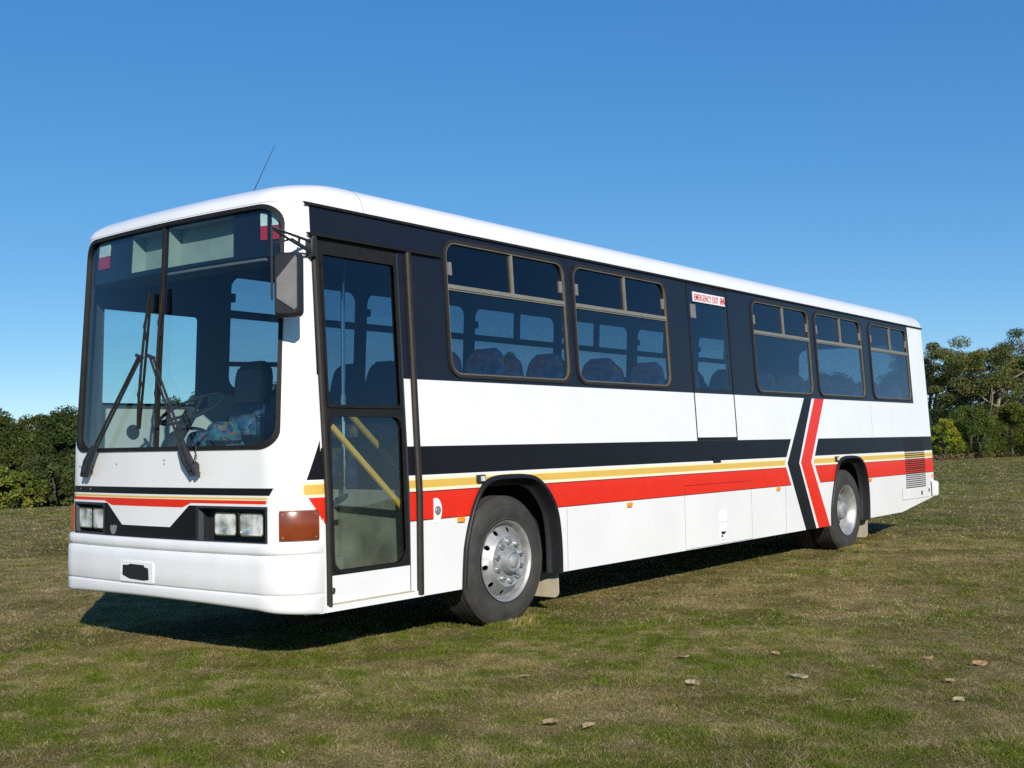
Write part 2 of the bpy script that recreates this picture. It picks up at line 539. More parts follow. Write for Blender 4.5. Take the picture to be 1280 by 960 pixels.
# grass: short mown tufts, dense near the camera
def grass_patch(n, r0, r1, a0, a1, h0, h1, w0, w1):
    r = np.sqrt(rng.uniform(r0 ** 2, r1 ** 2, n)); a = np.radians(rng.uniform(a0, a1, n))
    x = CAM[0] + r * np.sin(a); y = CAM[1] + r * np.cos(a)
    keep = ~((x > 0.8) & (x < 11.5) & (y > 1.4) & (y < 2.2))
    x, y = x[keep], y[keep]; n = len(x)
    z = terrain(x, y)
    g = greenness(x, y)
    clump = fbm(x, y, 6.0, 2, 71)
    straw = rng.random(n) < (0.34 * (1 - g) * np.clip(fbm(x, y, 7.0, 2, 91) * 2 - .2, 0.1, 1.6) + 0.06)
    h = rng.uniform(h0, h1, n) * (0.25 + 1.9 * clump ** 1.8) * (0.85 + 0.45 * g)
    w = rng.uniform(w0, w1, n)
    th = rng.uniform(0, 2 * np.pi, n); lean = rng.uniform(0.3, 2.6, n) * (1.25 - 0.4 * g)
    lean[straw] *= 1.9; w[straw] *= 0.8
    la = rng.uniform(0, 2 * np.pi, n)
    dx, dy = np.cos(th) * w * .5, np.sin(th) * w * .5
    tipx = x + np.cos(la) * h * lean; tipy = y + np.sin(la) * h * lean
    co = np.empty((n, 3, 3))
    co[:, 0] = np.stack([x - dx, y - dy, z - 0.004], 1)
    co[:, 1] = np.stack([x + dx, y + dy, z - 0.004], 1)
    co[:, 2] = np.stack([tipx, tipy, z + h], 1)
    c = ground_color(x, y, DRY, LUSH)
    c[straw] = np.array((0.60, 0.49, 0.29)) * rng.uniform(0.45, 1.2, (straw.sum(), 1))
    lush = (rng.random(n) < 0.25) & ~straw
    c[lush] = c[lush] * 0.4 + np.array((0.115, 0.165, 0.022)) * 0.6
    c *= rng.uniform(0.5, 1.4, (n, 1)) * (0.72 + 0.56 * fbm(x, y, 9.0, 2, 123))[:, None]
    return co.reshape(-1, 3), np.repeat(c, 3, 0)
def tuft_line(n, x0, x1, y0, y1):
    global_r = grass_patch(1, 5, 6, 40, 50, .01, .02, .002, .003)
    x = rng.uniform(x0, x1, n); y = rng.uniform(y0, y1, n); z = terrain(x, y)
    h = rng.uniform(0.02, 0.055, n); th = rng.uniform(0, 6.28, n); la = rng.uniform(0, 6.28, n); ln = rng.uniform(0.1, 0.9, n); w = rng.uniform(.003, .006, n)
    co = np.empty((n, 3, 3))
    co[:, 0] = np.stack([x - np.cos(th) * w, y - np.sin(th) * w, z - .004], 1); co[:, 1] = np.stack([x + np.cos(th) * w, y + np.sin(th) * w, z - .004], 1)
    co[:, 2] = np.stack([x + np.cos(la) * h * ln, y + np.sin(la) * h * ln, z + h], 1)
    c = ground_color(x, y, DRY, LUSH) * rng.uniform(.6, 1.3, (n, 1))
    return co.reshape(-1, 3), np.repeat(c, 3, 0)
P = [tuft_line(2600, 1.95, 2.55, -0.06, 0.045), tuft_line(2600, 8.55, 9.2, -0.06, 0.04), grass_patch(900000, 4.0, 8.5, 15, 92, 0.006, 0.020, 0.0018, 0.0042),
     grass_patch(600000, 8.5, 16, 12, 90, 0.007, 0.024, 0.0035, 0.007),
     grass_patch(240000, 16, 34, 12, 88, 0.012, 0.036, 0.008, 0.018),
     grass_patch(120000, 34, 90, 20, 84, 0.02, 0.05, 0.025, 0.05)]
gco = np.concatenate([p[0] for p in P]); gcl = np.concatenate([p[1] for p in P])
grass = np_mesh('grass', gco, np.arange(len(gco)).reshape(-1, 3), attr_mat('grass_blades', 0.7, trans=0.25), gcl)
tag(grass, 'short dry and green grass blades covering the field', 'grass', kind='stuff')

# ------------------------------------------------------------------ bus surfaces
W = 2.5; T = 0.0553; R = 0.25; XE = 0.336; XR = 12.0; ZG = 2.90; XEND = 12.1
def ys(z): return T * max(0.0, z - 1.0)
def rake(z): return 0.075 * min(max((z - 1.4) / 1.5, 0), 1)
def Mn(x, z, o=0.0): return (x, ys(z) - o, z)
def Mf(x, z, o=0.0): return (x, W - ys(z) + o, z)
def Mfr(s, z, o=0.0):
    h = 1.25 - ys(z); c = h - R; sg = 1 if s >= 0 else -1; a = abs(s)
    xs = rake(z) + 0.055 * c * c
    if a <= 1:
        d = a * c; x = rake(z) + 0.055 * d * d
        nx_, nd = -1.0, 0.11 * d
    else:
        th = min((a - 1) / R, math.pi / 2); Rx = XE - xs
        d = c + R * math.sin(th); x = xs + Rx * (1 - math.cos(th))
        nx_, nd = -(R * math.cos(th)) - 0.02 * math.cos(th), Rx * math.sin(th) + 0.11 * c * R * math.cos(th)
        if (a - 1) / R > math.pi / 2: x += a - 1 - R * math.pi / 2
    l = math.hypot(nx_, nd)
    return (x + o * nx_ / l, 1.25 + sg * (d + o * nd / l), z)
SE = 1 + R * math.pi / 2
def Mre(s, z, o=0.0):
    h = 1.25 - ys(z); r = 0.1; c = h - r; sg = 1 if s >= 0 else -1; a = abs(s)
    if a <= 1.15:
        return (XEND + o, 1.25 + sg * a * c / 1.15, z)
    th = min((a - 1.15) / r, math.pi / 2)
    return (XR + (r + o) * math.cos(th), 1.25 + sg * (c + (r + o) * math.sin(th)), z)
SR = 1.15 + 0.1 * math.pi / 2

bus = empty('bus', (0, 0, 0))
tag(bus, 'white single deck bus with black, yellow and red stripes parked on grass', 'bus')

PAINT = [M['white'], M['navy'], M['black'], M['yellow'], M['cream'], M['red'], M['darkred'], M['lining']]
WIN = [(1.60, 3.12), (3.21, 4.76), (6.52, 8.02), (8.16, 9.65), (9.90, 11.36)]
WZ = (1.836, 2.849)
ARCH1 = [(1.66, 0.25), (1.672, 0.50), (1.695, 0.66), (1.775, 0.885), (1.878, 1.035), (2.004, 1.103), (2.205, 1.117), (2.453, 1.108), (2.592, 1.064), (2.71, 0.966), (2.795, 0.842), (2.835, 0.68), (2.85, 0.50), (2.85, 0.25)]
ARCH2 = [(8.28, 0.25), (8.286, 0.48), (8.316, 0.62), (8.42, 0.863), (8.53, 1.037), (8.665, 1.107), (8.862, 1.125), (9.14, 1.116), (9.29, 1.067), (9.39, 0.95), (9.446, 0.79), (9.465, 0.6), (9.462, 0.45), (9.455, 0.25)]
def lerp(a, b, t): return a + (b - a) * t
def chev(z, top, mid, bot):
    # x of a chevron edge at height z
    if z >= 1.085: return lerp(mid, top, (z - 1.085) / (1.81 - 1.085))
    return lerp(bot, mid, (z - 0.335) / (1.085 - 0.335))
BL = (7.715, 7.135, 7.58); BR = (7.93, 7.445, 7.868); RL = (8.005, 7.49, 7.93); RR = (8.28, 7.772, 8.262)
def band(z0, z1, x0, x1, l=None, r=None):
    """a stripe; l / r: chevron edge followed at that end (with a gap)"""
    def e(z, k, dx, x): return chev(z, *k) + dx if k else x
    zs = [z0] + ([1.085] if z0 < 1.085 < z1 else []) + [z1]
    left = [(e(z, l, 0.065, x0), z) for z in zs]
    right = [(e(z, r, -0.065, x1), z) for z in zs]
    return right + left[::-1]
REG = [([(0.30, 1.81), (11.405, 1.81), (11.405, 2.888), (0.30, 2.888)], 1)]
for z0, z1, m in ((1.153, 1.35, 2), (1.046, 1.140, 4), (1.066, 1.119, 3), (0.849, 1.040, 5)):
    REG.append((band(z0, z1, 1.10, 0, None, BL), m))
    REG.append((band(z0, z1, 0, 12.3, RR, None), m))
for z0, z1, m in ((1.036, 1.044, 6), (0.843, 0.851, 6)):
    REG.append((band(z0, z1, 1.10, 0, None, BL), m)); REG.append((band(z0, z1, 0, 12.3, RR, None), m))
def chevpoly(a, b): return [(a[0], 1.81), (a[1], 1.085), (a[2], 0.30), (b[2], 0.30), (b[1], 1.085), (b[0], 1.81)]
REG.append((chevpoly(BL, BR), 2)); REG.append((chevpoly(RL, RR), 5))
# little stripe ends in front of the door
REG.append(([(0.30, 1.155), (0.42, 1.155), (0.42, 1.42), (0.34, 1.345)], 2))
REG.append(([(0.30, 1.052), (0.42, 1.052), (0.42, 1.142), (0.30, 1.142)], 4))
REG.append(([(0.30, 1.064), (0.42, 1.064), (0.42, 1.126), (0.30, 1.126)], 3))
REG.append(([(0.30, 1.046), (0.42, 1.046), (0.42, 0.80), (0.345, 0.89)], 5))

SIDE = [(XE, 0.335), (1.66, 0.335)] + [p for p in ARCH1 if p[1] > 0.34] + [(2.85, 0.335), (8.28, 0.335)] + [p for p in ARCH2 if p[1] > 0.34] + \
       [(9.457, 0.345), (10.68, 0.352), (XR, 0.50), (XR, ZG), (XE, ZG)]
DOOR = (0.362, 1.125, 0.378, 2.695)
def rect(a, b, c, d): return [(a, c), (b, c), (b, d), (a, d)]
DOORH = rect(*DOOR)
EDH = rect(5.165, 5.99, 1.375, 2.872)
LUG = rect(4.850, 6.235, 0.34, 0.935)
winh = [rrect(a + .012, b - .012, WZ[0] + .012, WZ[1] - .012, 0.115) for a, b in WIN]
body = panel('side_wall', SIDE, [DOORH, EDH, LUG] + winh, REG, PAINT, Mn, grid=(0.4, 0.22), parent=bus, solid=0.045, rim_mat=7)
def inset(r, d): return rect(r[0][0] + d, r[1][0] - d, r[0][1] + d, r[2][1] - d)
# emergency door: own leaf with a thin dark gap around it
edg = rrect(5.215, 5.94, 1.86, 2.70, 0.03)
edr = inset(EDH, 0.007)
edoor = panel('emergency_door', edr, [edg], REG, PAINT, Mn, grid=(0.4, 0.3), parent=bus, solid=0.04, rim_mat=7)
mb = MB(); mb.annulus(Mn, rect(5.158, 5.997, 1.352, 2.880), rect(5.172, 5.983, 1.382, 2.865), 0.004, -0.03)
mb.build('door_seal', M['rubber'], edoor, smooth=False)
mb = MB(); mb.slab(Mn, edg, -0.006, -0.012); mb.build('door_window', M['sideglass'], edoor, smooth=False)
lug = panel('luggage_door', inset(LUG, 0.004), [], REG, PAINT, Mn, grid=(0.4, 0.2), parent=bus, solid=0.03, rim_mat=7)
mb = MB(); mb.slab(Mn, rect(5.535, 5.66, 0.555, 0.66), 0.006, 0.0); mb.build('flap_latch', M['sidewhite'], lug, smooth=False)
mb = MB(); mb.slab(Mn, rect(5.535, 5.665, 0.385, 0.535), 0.004, 0.0)
mb.build('sticker', M['sidewhite'], lug, smooth=False)
mb = MB(); mb.slab(Mn, [(5.55, 0.438), (5.60, 0.43), (5.64, 0.445), (5.645, 0.458), (5.55, 0.462)], 0.006, 0.0)
mb.slab(Mn, rect(5.55, 5.578, 0.405, 0.428), 0.006, 0.0); mb.build('sticker_mark', M['dark'], lug, smooth=False)

# far side
FW = [(1.50, 3.02), (3.09, 4.60), (4.69, 6.21), (6.27, 7.80), (7.94, 9.45), (9.55, 11.3)]
DW = (0.30, 1.24, 1.70, 2.45)
fh = [rrect(a, b, WZ[0], WZ[1] - .03, 0.12) for a, b in FW] + [rrect(*DW, 0.04)]
REGF = [([(1.30, 1.81), (11.405, 1.81), (11.405, 2.888), (1.30, 2.888)], 1)]
for z0, z1, m in ((1.153, 1.35, 2), (1.046, 1.140, 4), (1.066, 1.119, 3), (0.849, 1.040, 5)):
    REGF.append((rect(0.2, 12.3, z0, z1), m))
panel('side_wall', SIDE, fh, REGF, PAINT, Mf, flip=True, grid=(0.4, 0.25), parent=bus, solid=0.045, rim_mat=7)

# rear
rear_out = [(-SR, 0.50), (SR, 0.50), (SR, ZG), (-SR, ZG)]
RWH = rrect(-0.85, 0.85, 1.95, 2.72, 0.12)
dense = sorted(list(np.linspace(-SR, -1.15, 6)[1:]) + list(np.linspace(1.15, SR, 6)[:-1]) + [0.0])
REGR = [(rect(-SR, SR, z0, z1), m) for z0, z1, m in ((1.153, 1.35, 2), (1.046, 1.140, 4), (1.066, 1.119, 3), (0.849, 1.040, 5))]
panel('rear_wall', rear_out, [RWH], REGR, PAINT, Mre, grid=(0.3, 0.25), dense=dense, parent=bus, solid=0.04, rim_mat=7)
mb = MB(); mb.annulus(Mre, rrect(-0.89, 0.89, 1.91, 2.76, 0.14), rrect(-0.83, 0.83, 1.97, 2.70, 0.11), 0.01, -0.04)
rw = mb.build('rear_window', M['rubber'], bus)
mb = MB(); mb.slab(Mre, rrect(-0.845, 0.845, 1.955, 2.715, 0.115), -0.018, -0.02); mb.build('pane', M['sideglass'], rw, smooth=False)
# rear bumper: rounded block wrapped round the back
mb = MB()
ss = list(np.linspace(-SR - 0, -1.15, 7)) + list(np.linspace(-1.0, 1.0, 5)) + list(np.linspace(1.15, SR, 7))
prof = [(0.50, 0.0), (0.51, 0.075), (0.53, 0.095), (0.68, 0.095), (0.71, 0.08), (0.725, 0.0)]
loops = []
for z, o in prof:
    l = [Mre(s, z, o * min(1, 0.22 + (SR - abs(s)) / 0.12)) for s in ss]
    a, b = l[0], l[-1]
    loops.append([(XR - 0.14, a[1], z)] + l + [(XR - 0.14, b[1], z)])
mb.loft(loops, closed=False); mb.build('rear_bumper', M['bumper'], bus)

# front
LAMPBOX = [rect(-1.043, -0.44, 0.775, 0.985), rect(0.63, 1.043, 0.785, 0.985)]
zb, zt = 1.355, 2.885
def wsout(d=0.0, n=9):
    def corner(cs, cz, a0, rs, rz): return [(cs + rs * math.cos(math.radians(a0 + 90 * k / (n - 1))), cz + rz * math.sin(math.radians(a0 + 90 * k / (n - 1)))) for k in range(n)]
    e0, e1 = 1.155 - d, 1.208 - d
    f0, f1 = 1.05 - d, 1.10 - d
    z0, z1 = zb + d, zt - d
    p = corner(f0 - .11, z0 + .10, -90, .11, .10) + corner(f1 - .13, z1 - .12, 0, .13, .12)
    p += corner(-e1 + .17, z1 - .13, 90, .17, .13) + corner(-e0 + .15, z0 + .12, 180, .15, .12)
    # more points along top and bottom so the ring follows the bow
    out = []
    for i, q in enumerate(p):
        out.append(q)
        nq = p[(i + 1) % len(p)]
        L = math.hypot(nq[0] - q[0], nq[1] - q[1])
        if L > 0.3:
            k = 14
            out += [(lerp(q[0], nq[0], j / k), lerp(q[1], nq[1], j / k)) for j in range(1, k)]
    return out
FP = [(-1.046, 0.765), (1.046, 0.765), (1.052, 0.997), (0.585, 0.997), (0.395, 0.852), (-0.155, 0.852), (-0.352, 0.997), (-1.05, 0.997)]
REGFR = [([(-1.072, 1.064), (1.20, 1.064), (1.20, 1.110), (-1.103, 1.110)], 2),
         ([(-1.056, 1.034), (1.20, 1.034), (1.20, 1.056), (-1.064, 1.056)], 4),
         ([(-1.056, 1.040), (1.20, 1.040), (1.20, 1.050), (-1.060, 1.050)], 3),
         ([(-1.044, 1.012), (-0.37, 1.012), (-0.285, 0.982), (0.53, 0.982), (0.625, 1.012), (1.20, 1.012), (1.20, 1.034), (-1.052, 1.034)], 5),
         (FP, 2),
         ([(-1.295, 1.155), (-1.36, 1.32), (-1.40, 1.42), (-1.40, 1.155)], 2),
         ([(-1.262, 1.075), (-1.268, 1.052), (-1.40, 1.052), (-1.40, 1.142), (-1.268, 1.142), (-1.262, 1.12)], 4),
         ([(-1.275, 1.080), (-1.285, 1.064), (-1.40, 1.064), (-1.40, 1.126), (-1.285, 1.126), (-1.275, 1.11)], 3),
         ([(-1.30, 1.046), (-1.40, 1.046), (-1.40, 0.885)], 5)]
dense = sorted(list(np.linspace(-SE, -1.0, 14)[1:]) + list(np.linspace(-0.9, 0.9, 13)) + list(np.linspace(1.0, SE, 14)[:-1]))
front = panel('front_wall', [(-SE, 0.335), (-1.27, 0.335), (-1.15, 0.42), (SE, 0.42), (SE, ZG), (-SE, ZG)], LAMPBOX + [wsout(0.014)], REGFR, PAINT, Mfr, flip=True, grid=(0.1, 0.09), dense=dense, parent=bus, solid=0.045, rim_mat=7)
ws = MB().annulus(Mfr, wsout(-0.004), wsout(0.022), 0.010, -0.05).build('windscreen', M['rubber'], bus)
panel('pane', wsout(0.018), [], [], [M['windscreen']], Mfr, o=-0.012, flip=True, grid=(0.1, 0.12), dense=dense, parent=ws)
mb = MB(); mb.loft([[Mfr(s, z, o) for s, o in ((-.011, -.02), (-.009, .004), (.009, .004), (.011, -.02))] for z in np.linspace(zb + .02, zt - .02, 12)], closed=False)
mb.build('centre_divider', M['rubber'], ws)

# roof
def ring(z, f):
    """plan outline of the roof at fraction f (0 gutter .. 1 crown edge)"""
    inF, inS, inR = 0.60 * f, 0.22 * f, 0.13 * f
    h = 1.25 - ys(ZG) - inS; xs0 = rake(ZG) + inF
    bow = 0.055
    r = R + 0.10 * f; c = h - r; pts = []
    xe = XE + inF * 0.9 + 0.08 * f
    xsc = xs0 + bow * c * c; Rx = xe - xsc
    for k in range(11):
        a = math.pi / 2 * (1 - k / 10)
        pts.append((xsc + Rx * (1 - math.cos(a)), 1.25 - c - r * math.sin(a), z))
    for d in np.linspace(-c, c, 13)[1:-1]: pts.append((xs0 + bow * d * d, 1.25 + d, z))
    for k in range(11):
        a = math.pi / 2 * k / 10
        pts.append((xsc + Rx * (1 - math.cos(a)), 1.25 + c + r * math.sin(a), z))
    rr = 0.1 + 0.05 * f; xr = XEND - inR; cr = h - rr
    for x in np.linspace(xe, xr - rr, 12)[1:-1]: pts.append((x, 1.25 + h, z))
    for k in range(8):
        a = math.pi / 2 * k / 7; pts.append((xr - rr + rr * math.sin(a), 1.25 + cr + rr * math.cos(a), z))
    for k in range(8):
        a = math.pi / 2 * (1 - k / 7); pts.append((xr - rr + rr * math.sin(a), 1.25 - cr - rr * math.cos(a), z))
    for x in np.linspace(xr - rr, xe, 12)[1:-1]: pts.append((x, 1.25 - h, z))
    return pts
loops = []
for k in range(11):
    th = math.pi / 2 * k / 10
    loops.append(ring(ZG + 0.002 + 0.195 * math.sin(th), 1 - math.cos(th)))
base = loops[-1]
cx, cy = 6.2, 1.25
for t in (0.93, 0.8, 0.6, 0.35, 0.1):
    loops.append([(cx + (p[0] - cx) * (0.8 + 0.2 * t), cy + (p[1] - cy) * t, p[2] + 0.05 * (1 - t * t)) for p in base])
mb = MB(); mb.loft(loops); mb.f.append(tuple(range(len(mb.v) - len(base), len(mb.v)))); mb.mi.append(0)
roof = mb.build('roof', M['white'], bus, angle=50)
mb = MB(); mb.loft([[Mn(x, z, o) for z, o in ((2.887, 0.0), (2.887, 0.016), (2.899, 0.018), (2.907, 0.010), (2.905, -0.005))] for x in np.linspace(0.29, 12.02, 20)], closed=False)
mb.build('drip_rail', M['rubber'], bus)
mb = MB(); mb.loft([[Mf(x, z, o) for z, o in ((2.887, 0.0), (2.887, 0.016), (2.899, 0.018), (2.907, 0.010), (2.905, -0.005))] for x in np.linspace(0.33, 12.02, 20)], closed=False)
mb.build('drip_rail', M['rubber'], bus)
# fine joint between roof cap and roof
def roofjoint(x):
    L = []
    for k in range(9):
        th = math.pi / 2 * k / 8; f = 1 - math.cos(th)
        h = 1.25 - ys(ZG) - 0.22 * f
        L.append(Vector((x, 1.25 - h, ZG + 0.002 + 0.195 * math.sin(th))))
    return L
mb = MB(); mb.tube(roofjoint(0.82), 0.0025, 5); mb.build('roof_seam', M['greyplastic'], roof)
mb = MB(); mb.tube(roofjoint(11.62), 0.0025, 5); mb.build('roof_seam', M['greyplastic'], roof)
# aerial
mb = MB(); mb.tube([(0.78, 1.25, 3.10), (0.80, 1.25, 3.17)], [0.02, 0.012], 8); mb.tube([(0.80, 1.25, 3.16), (1.04, 1.25, 3.61)], [0.0034, 0.0018], 6)
mb.build('aerial', M['plastic'], bus)

# bumper
def bo(s): return min(1.0, max(0.0, (SE + 0.02 - abs(s)) / 0.16)) if s < 0 else 1.0
prof = [(0.772, -0.01), (0.772, 0.014), (0.767, 0.024), (0.755, 0.030), (0.718, 0.031), (0.709, 0.026), (0.703, 0.012), (0.697, 0.012), (0.690, 0.028), (0.682, 0.034), (0.64, 0.037),
        (0.56, 0.039), (0.478, 0.038), (0.469, 0.034), (0.465, 0.026), (0.460, 0.026), (0.455, 0.034), (0.445, 0.036), (0.39, 0.035), (0.372, 0.029), (0.362, 0.014), (0.360, -0.06)]
ss = list(np.linspace(-SE, -1.0, 16)) + list(np.linspace(-0.9, 0.9, 19)) + list(np.linspace(1.0, SE + 0.1, 16))
def dz(s, z): return z + (0.028 * (1 - min(1, abs(s) / 1.1) ** 2) - (0.030 if s < 0 else 0.012) * (max(0, abs(s) - 1.0) / 0.39)) * max(0, (0.50 - z) / 0.14)
mb = MB(); mb.loft([[Mfr(s, dz(s, z), 0.004 + o * bo(s) if o > 0 else o) for s in ss] for z, o in prof], closed=False)
bumper = mb.build('front_bumper', M['bumper'], bus, angle=60)
def Mbp(s, z, o=0.0): return Mfr(s, z, 0.042 + o)
mb = MB(); mb.slab(Mbp, rrect(-0.04, 0.335, 0.482, 0.616, 0.008, 3), 0.008, -0.02)
npl = mb.build('number_plate', M['plate'], bumper)
mb = MB(); mb.slab(Mbp, [(0.005, 0.505), (0.012, 0.580), (0.055, 0.585), (0.06, 0.598), (0.22, 0.600), (0.235, 0.592), (0.30, 0.590), (0.305, 0.525), (0.27, 0.515), (0.22, 0.503), (0.06, 0.498)], 0.011, 0.004)
mb.build('blacked_out_panel', M['dark'], npl)

# headlamp housings, lamps
def headlamp(par, s0, s1, z0, z1):
    n = 6
    out = rrect(s0, s1, z0, z1, 0.022, n); inn = rrect(s0 + .008, s1 - .008, z0 + .008, z1 - .008, 0.018, n)
    mb = MB(); mb.annulus(Mfr, out, inn, -0.004, -0.06)
    h = mb.build('headlight', M['chrome'], par)
    cs, cz = (s0 + s1) / 2, (z0 + z1) / 2
    mb = MB(); loops = []
    for k in range(6):
        t = 1 - k / 5.5
        loops.append([Mfr(cs + (a - cs) * t, cz + (b - cz) * t, -0.012 - 0.055 * (1 - t * t)) for a, b in inn])
    mb.loft(loops); mb.build('reflector', M['reflector'], h)
    mb = MB()
    p = Mfr(cs, cz, -0.05)
    mb.tube([Mfr(cs, cz, -0.055), Mfr(cs, cz, -0.03)], [0.02, 0.014], 10); mb.build('bulb', M['whitelens'], h)
    mb = MB(); mb.slab(Mfr, inn, -0.003, -0.005); mb.build('lens', M['headglass'], h, smooth=False)
hg = glass('headlamp_glass', (0.93, 0.94, 0.9), 1.0, 0.05)
nt = hg.node_tree
tcn = nt.nodes.new("ShaderNodeTexCoord"); wv = nt.nodes.new("ShaderNodeTexWave"); wv.bands_direction = 'Y'; wv.inputs["Scale"].default_value = 22; wv.inputs["Distortion"].default_value = 0.6
bpn = nt.nodes.new("ShaderNodeBump"); bpn.inputs["Strength"].default_value = 0.5; bpn.inputs["Distance"].default_value = 0.01
nt.links.new(tcn.outputs["Object"], wv.inputs["Vector"]); nt.links.new(wv.outputs["Fac"], bpn.inputs["Height"])
for nd in nt.nodes:
    if nd.type == 'BSDF_GLOSSY': nt.links.new(bpn.outputs[0], nd.inputs["Normal"])
df = nt.nodes.new("ShaderNodeBsdfDiffuse"); df.inputs[0].default_value = (0.85, 0.85, 0.82, 1)  # milky white, mixed in by noise as painted highlights inside the lamp
trn = [n for n in nt.nodes if n.type == 'BSDF_TRANSPARENT'][0]; mixn = [n for n in nt.nodes if n.type == 'MIX_SHADER'][0]
mx2 = nt.nodes.new("ShaderNodeMixShader"); nzl = nt.nodes.new("ShaderNodeTexNoise"); nzl.inputs["Scale"].default_value = 11; nzl.inputs["Detail"].default_value = 1.5
mrl = nt.nodes.new("ShaderNodeMapRange"); mrl.inputs[1].default_value = .35; mrl.inputs[2].default_value = .65; mrl.inputs[3].default_value = .10; mrl.inputs[4].default_value = .75
nt.links.new(tcn.outputs["Object"], nzl.inputs["Vector"]); nt.links.new(nzl.outputs[0], mrl.inputs[0]); nt.links.new(mrl.outputs[0], mx2.inputs[0])
nt.links.new(trn.outputs[0], mx2.inputs[1]); nt.links.new(df.outputs[0], mx2.inputs[2]); nt.links.new(mx2.outputs[0], mixn.inputs[1])
M['headglass'] = hg
for box, lamps in ((LAMPBOX[0], ((-0.788, -0.590), (-1.020, -0.815))), (LAMPBOX[1], ((0.640, 0.795), (0.805, 1.005)))):
    s0, s1, z0, z1 = box[0][0], box[1][0], box[0][1], box[2][1]
    mb = MB()
    mb.loft([[Mfr(a, b, o) for a, b in rect(s0 - .004, s1 + .004, z0 - .004, z1 + .004)] for o in (0.006, -0.085)])
    mb.f.append((4, 5, 6, 7)); mb.mi.append(0)
    mb.annulus(Mfr, rect(s0 - .012, s1 + .012, z0 - .012, z1 + .012), rect(s0 + .003, s1 - .003, z0 + .003, z1 - .003), 0.007, 0.0)
    hs = mb.build('headlight_housing', M['plastic'], bus, smooth=False)
    for a, b in lamps:
        headlamp(hs, a, b, 0.812, 0.955)
        # grey lamp cup behind the chrome rim
        mb = MB(); mb.loft([[Mfr(p, q, o) for p, q in rrect(a - .004, b + .004, 0.808, 0.959, 0.025, 6)] for o in (-0.012, -0.08)])
        mb.build('lamp_cup', M['plastic'], hs)
mb = MB(); mb.slab(Mfr, [(0.53, 0.845), (0.515, 0.835), (0.49, 0.848), (0.462, 0.845), (0.468, 0.81), (0.49, 0.785), (0.515, 0.785), (0.535, 0.815)], 0.008, 0.0)
mb.build('badge', M['badge'], bus)
# small rivets on front panel
for s, z in ((0.83, 1.09), (0.98, 1.09), (-0.10, 1.29), (-0.10, 1.265), (0.47, 1.265), (1.0, 1.25)):
    mb = MB(); mb.tube([Mfr(s, z, 0), Mfr(s, z, 0.004)], 0.006, 6)
    mb.build('rivet', M['greyplastic'], bus)
# wrap-round indicator lamps on both front corners
for sg in (-1, 1):
    n = 8
    def strip(z, o, a=1.135, b=1.355): return [Mfr(sg * s, z, o) for s in np.linspace(a, b, n)]
    mb = MB(); mb.loft([strip(0.786, 0.0), strip(0.790, 0.016), strip(0.797, 0.020), strip(0.962, 0.020), strip(0.970, 0.016), strip(0.974, 0.0)], closed=False)
    for z in (0.797, 0.962):
        pass
    e0 = [Mfr(sg * 1.135, z, o) for z, o in ((0.786, 0), (0.79, 0.016), (0.797, .02), (0.962, .02), (0.970, .016), (0.974, 0))]
    e1 = [Mfr(sg * 1.355, z, o) for z, o in ((0.786, 0), (0.79, 0.016), (0.797, .02), (0.962, .02), (0.970, .016), (0.974, 0))]
    mb.add(e0, [tuple(range(6))]); mb.add(e1, [tuple(range(6))])
    il = mb.build('indicator_lamp', M['darkamber'], bus)
    for s in (1.155, 1.335):
        for z in (0.81, 0.95):
            mb = MB(); mb.tube([Mfr(sg * s, z, 0.018), Mfr(sg * s, z, 0.0235)], 0.006, 7)
            mb.build('screw', M['nut'], il)

# destination blind behind the top of the windscreen
def MB_(s, z, o=0.0): return Mfr(s, z, o)
dsl, dsr = rect(0.03, 0.46, 2.595, 2.855), rect(-0.75, -0.02, 2.585, 2.855)
bo_ = [p for p in wsout(0.032) if p[1] > 2.56]
lo = [(-1.14, 2.56), (1.14, 2.56)]
bnd = [(-1.158, 2.56)] + [(s, 2.56) for s in np.linspace(-1.0, 0.95, 9)] + [(1.04, 2.56)] + bo_
dest = panel('destination_box', bnd, [dsl, dsr], [], [M['navy']], Mfr, o=-0.03, flip=True, grid=(0.1, 0.1), dense=dense, parent=bus)
mb = MB()
for r_, mm in ((dsl, 0), (dsr, 0)):
    mb.loft([[Mfr(a, b, o) for a, b in r_] for o in (-0.03, -0.13)]); k = len(mb.v)
    mb.f.append((k - 4, k - 3, k - 2, k - 1)); mb.mi.append(0)
mb.build('destination_board', M['board'], dest, smooth=False)
mb = MB(); mb.add([Mfr(s, 2.558, o) for s, o in ((-1.1, -.03), (-.6, -.03), (0, -.03), (.6, -.03), (1.1, -.03), (1.1, -.32), (.6, -.32), (0, -.32), (-.6, -.32), (-1.1, -.32))], [tuple(range(10))])
mb.build('box_floor', M['lining'], dest, smooth=False)
for sg, a, b in ((-1, 1.02, 1.165), (1, 0.80, 0.965)):
    mb = MB(); p0 = sorted((sg * a, sg * b))
    mb.slab(Mfr, rect(p0[0], p0[1], 2.755, 2.835), -0.022, -0.03); ml = mb.build('marker_lamp', M['whitelens'], dest)
    mb = MB(); mb.slab(Mfr, rect(p0[0], p0[1], 2.665, 2.753), -0.022, -0.03); mb.build('red_lens', M['redlens'], ml)
# header rail under the box
mb = MB(); mb.tube([Mfr(s, 2.545, -0.05) for s in np.linspace(-1.05, 0.0, 12)], 0.012, 6); mb.build('blind_rail', M['greyplastic'], bus)

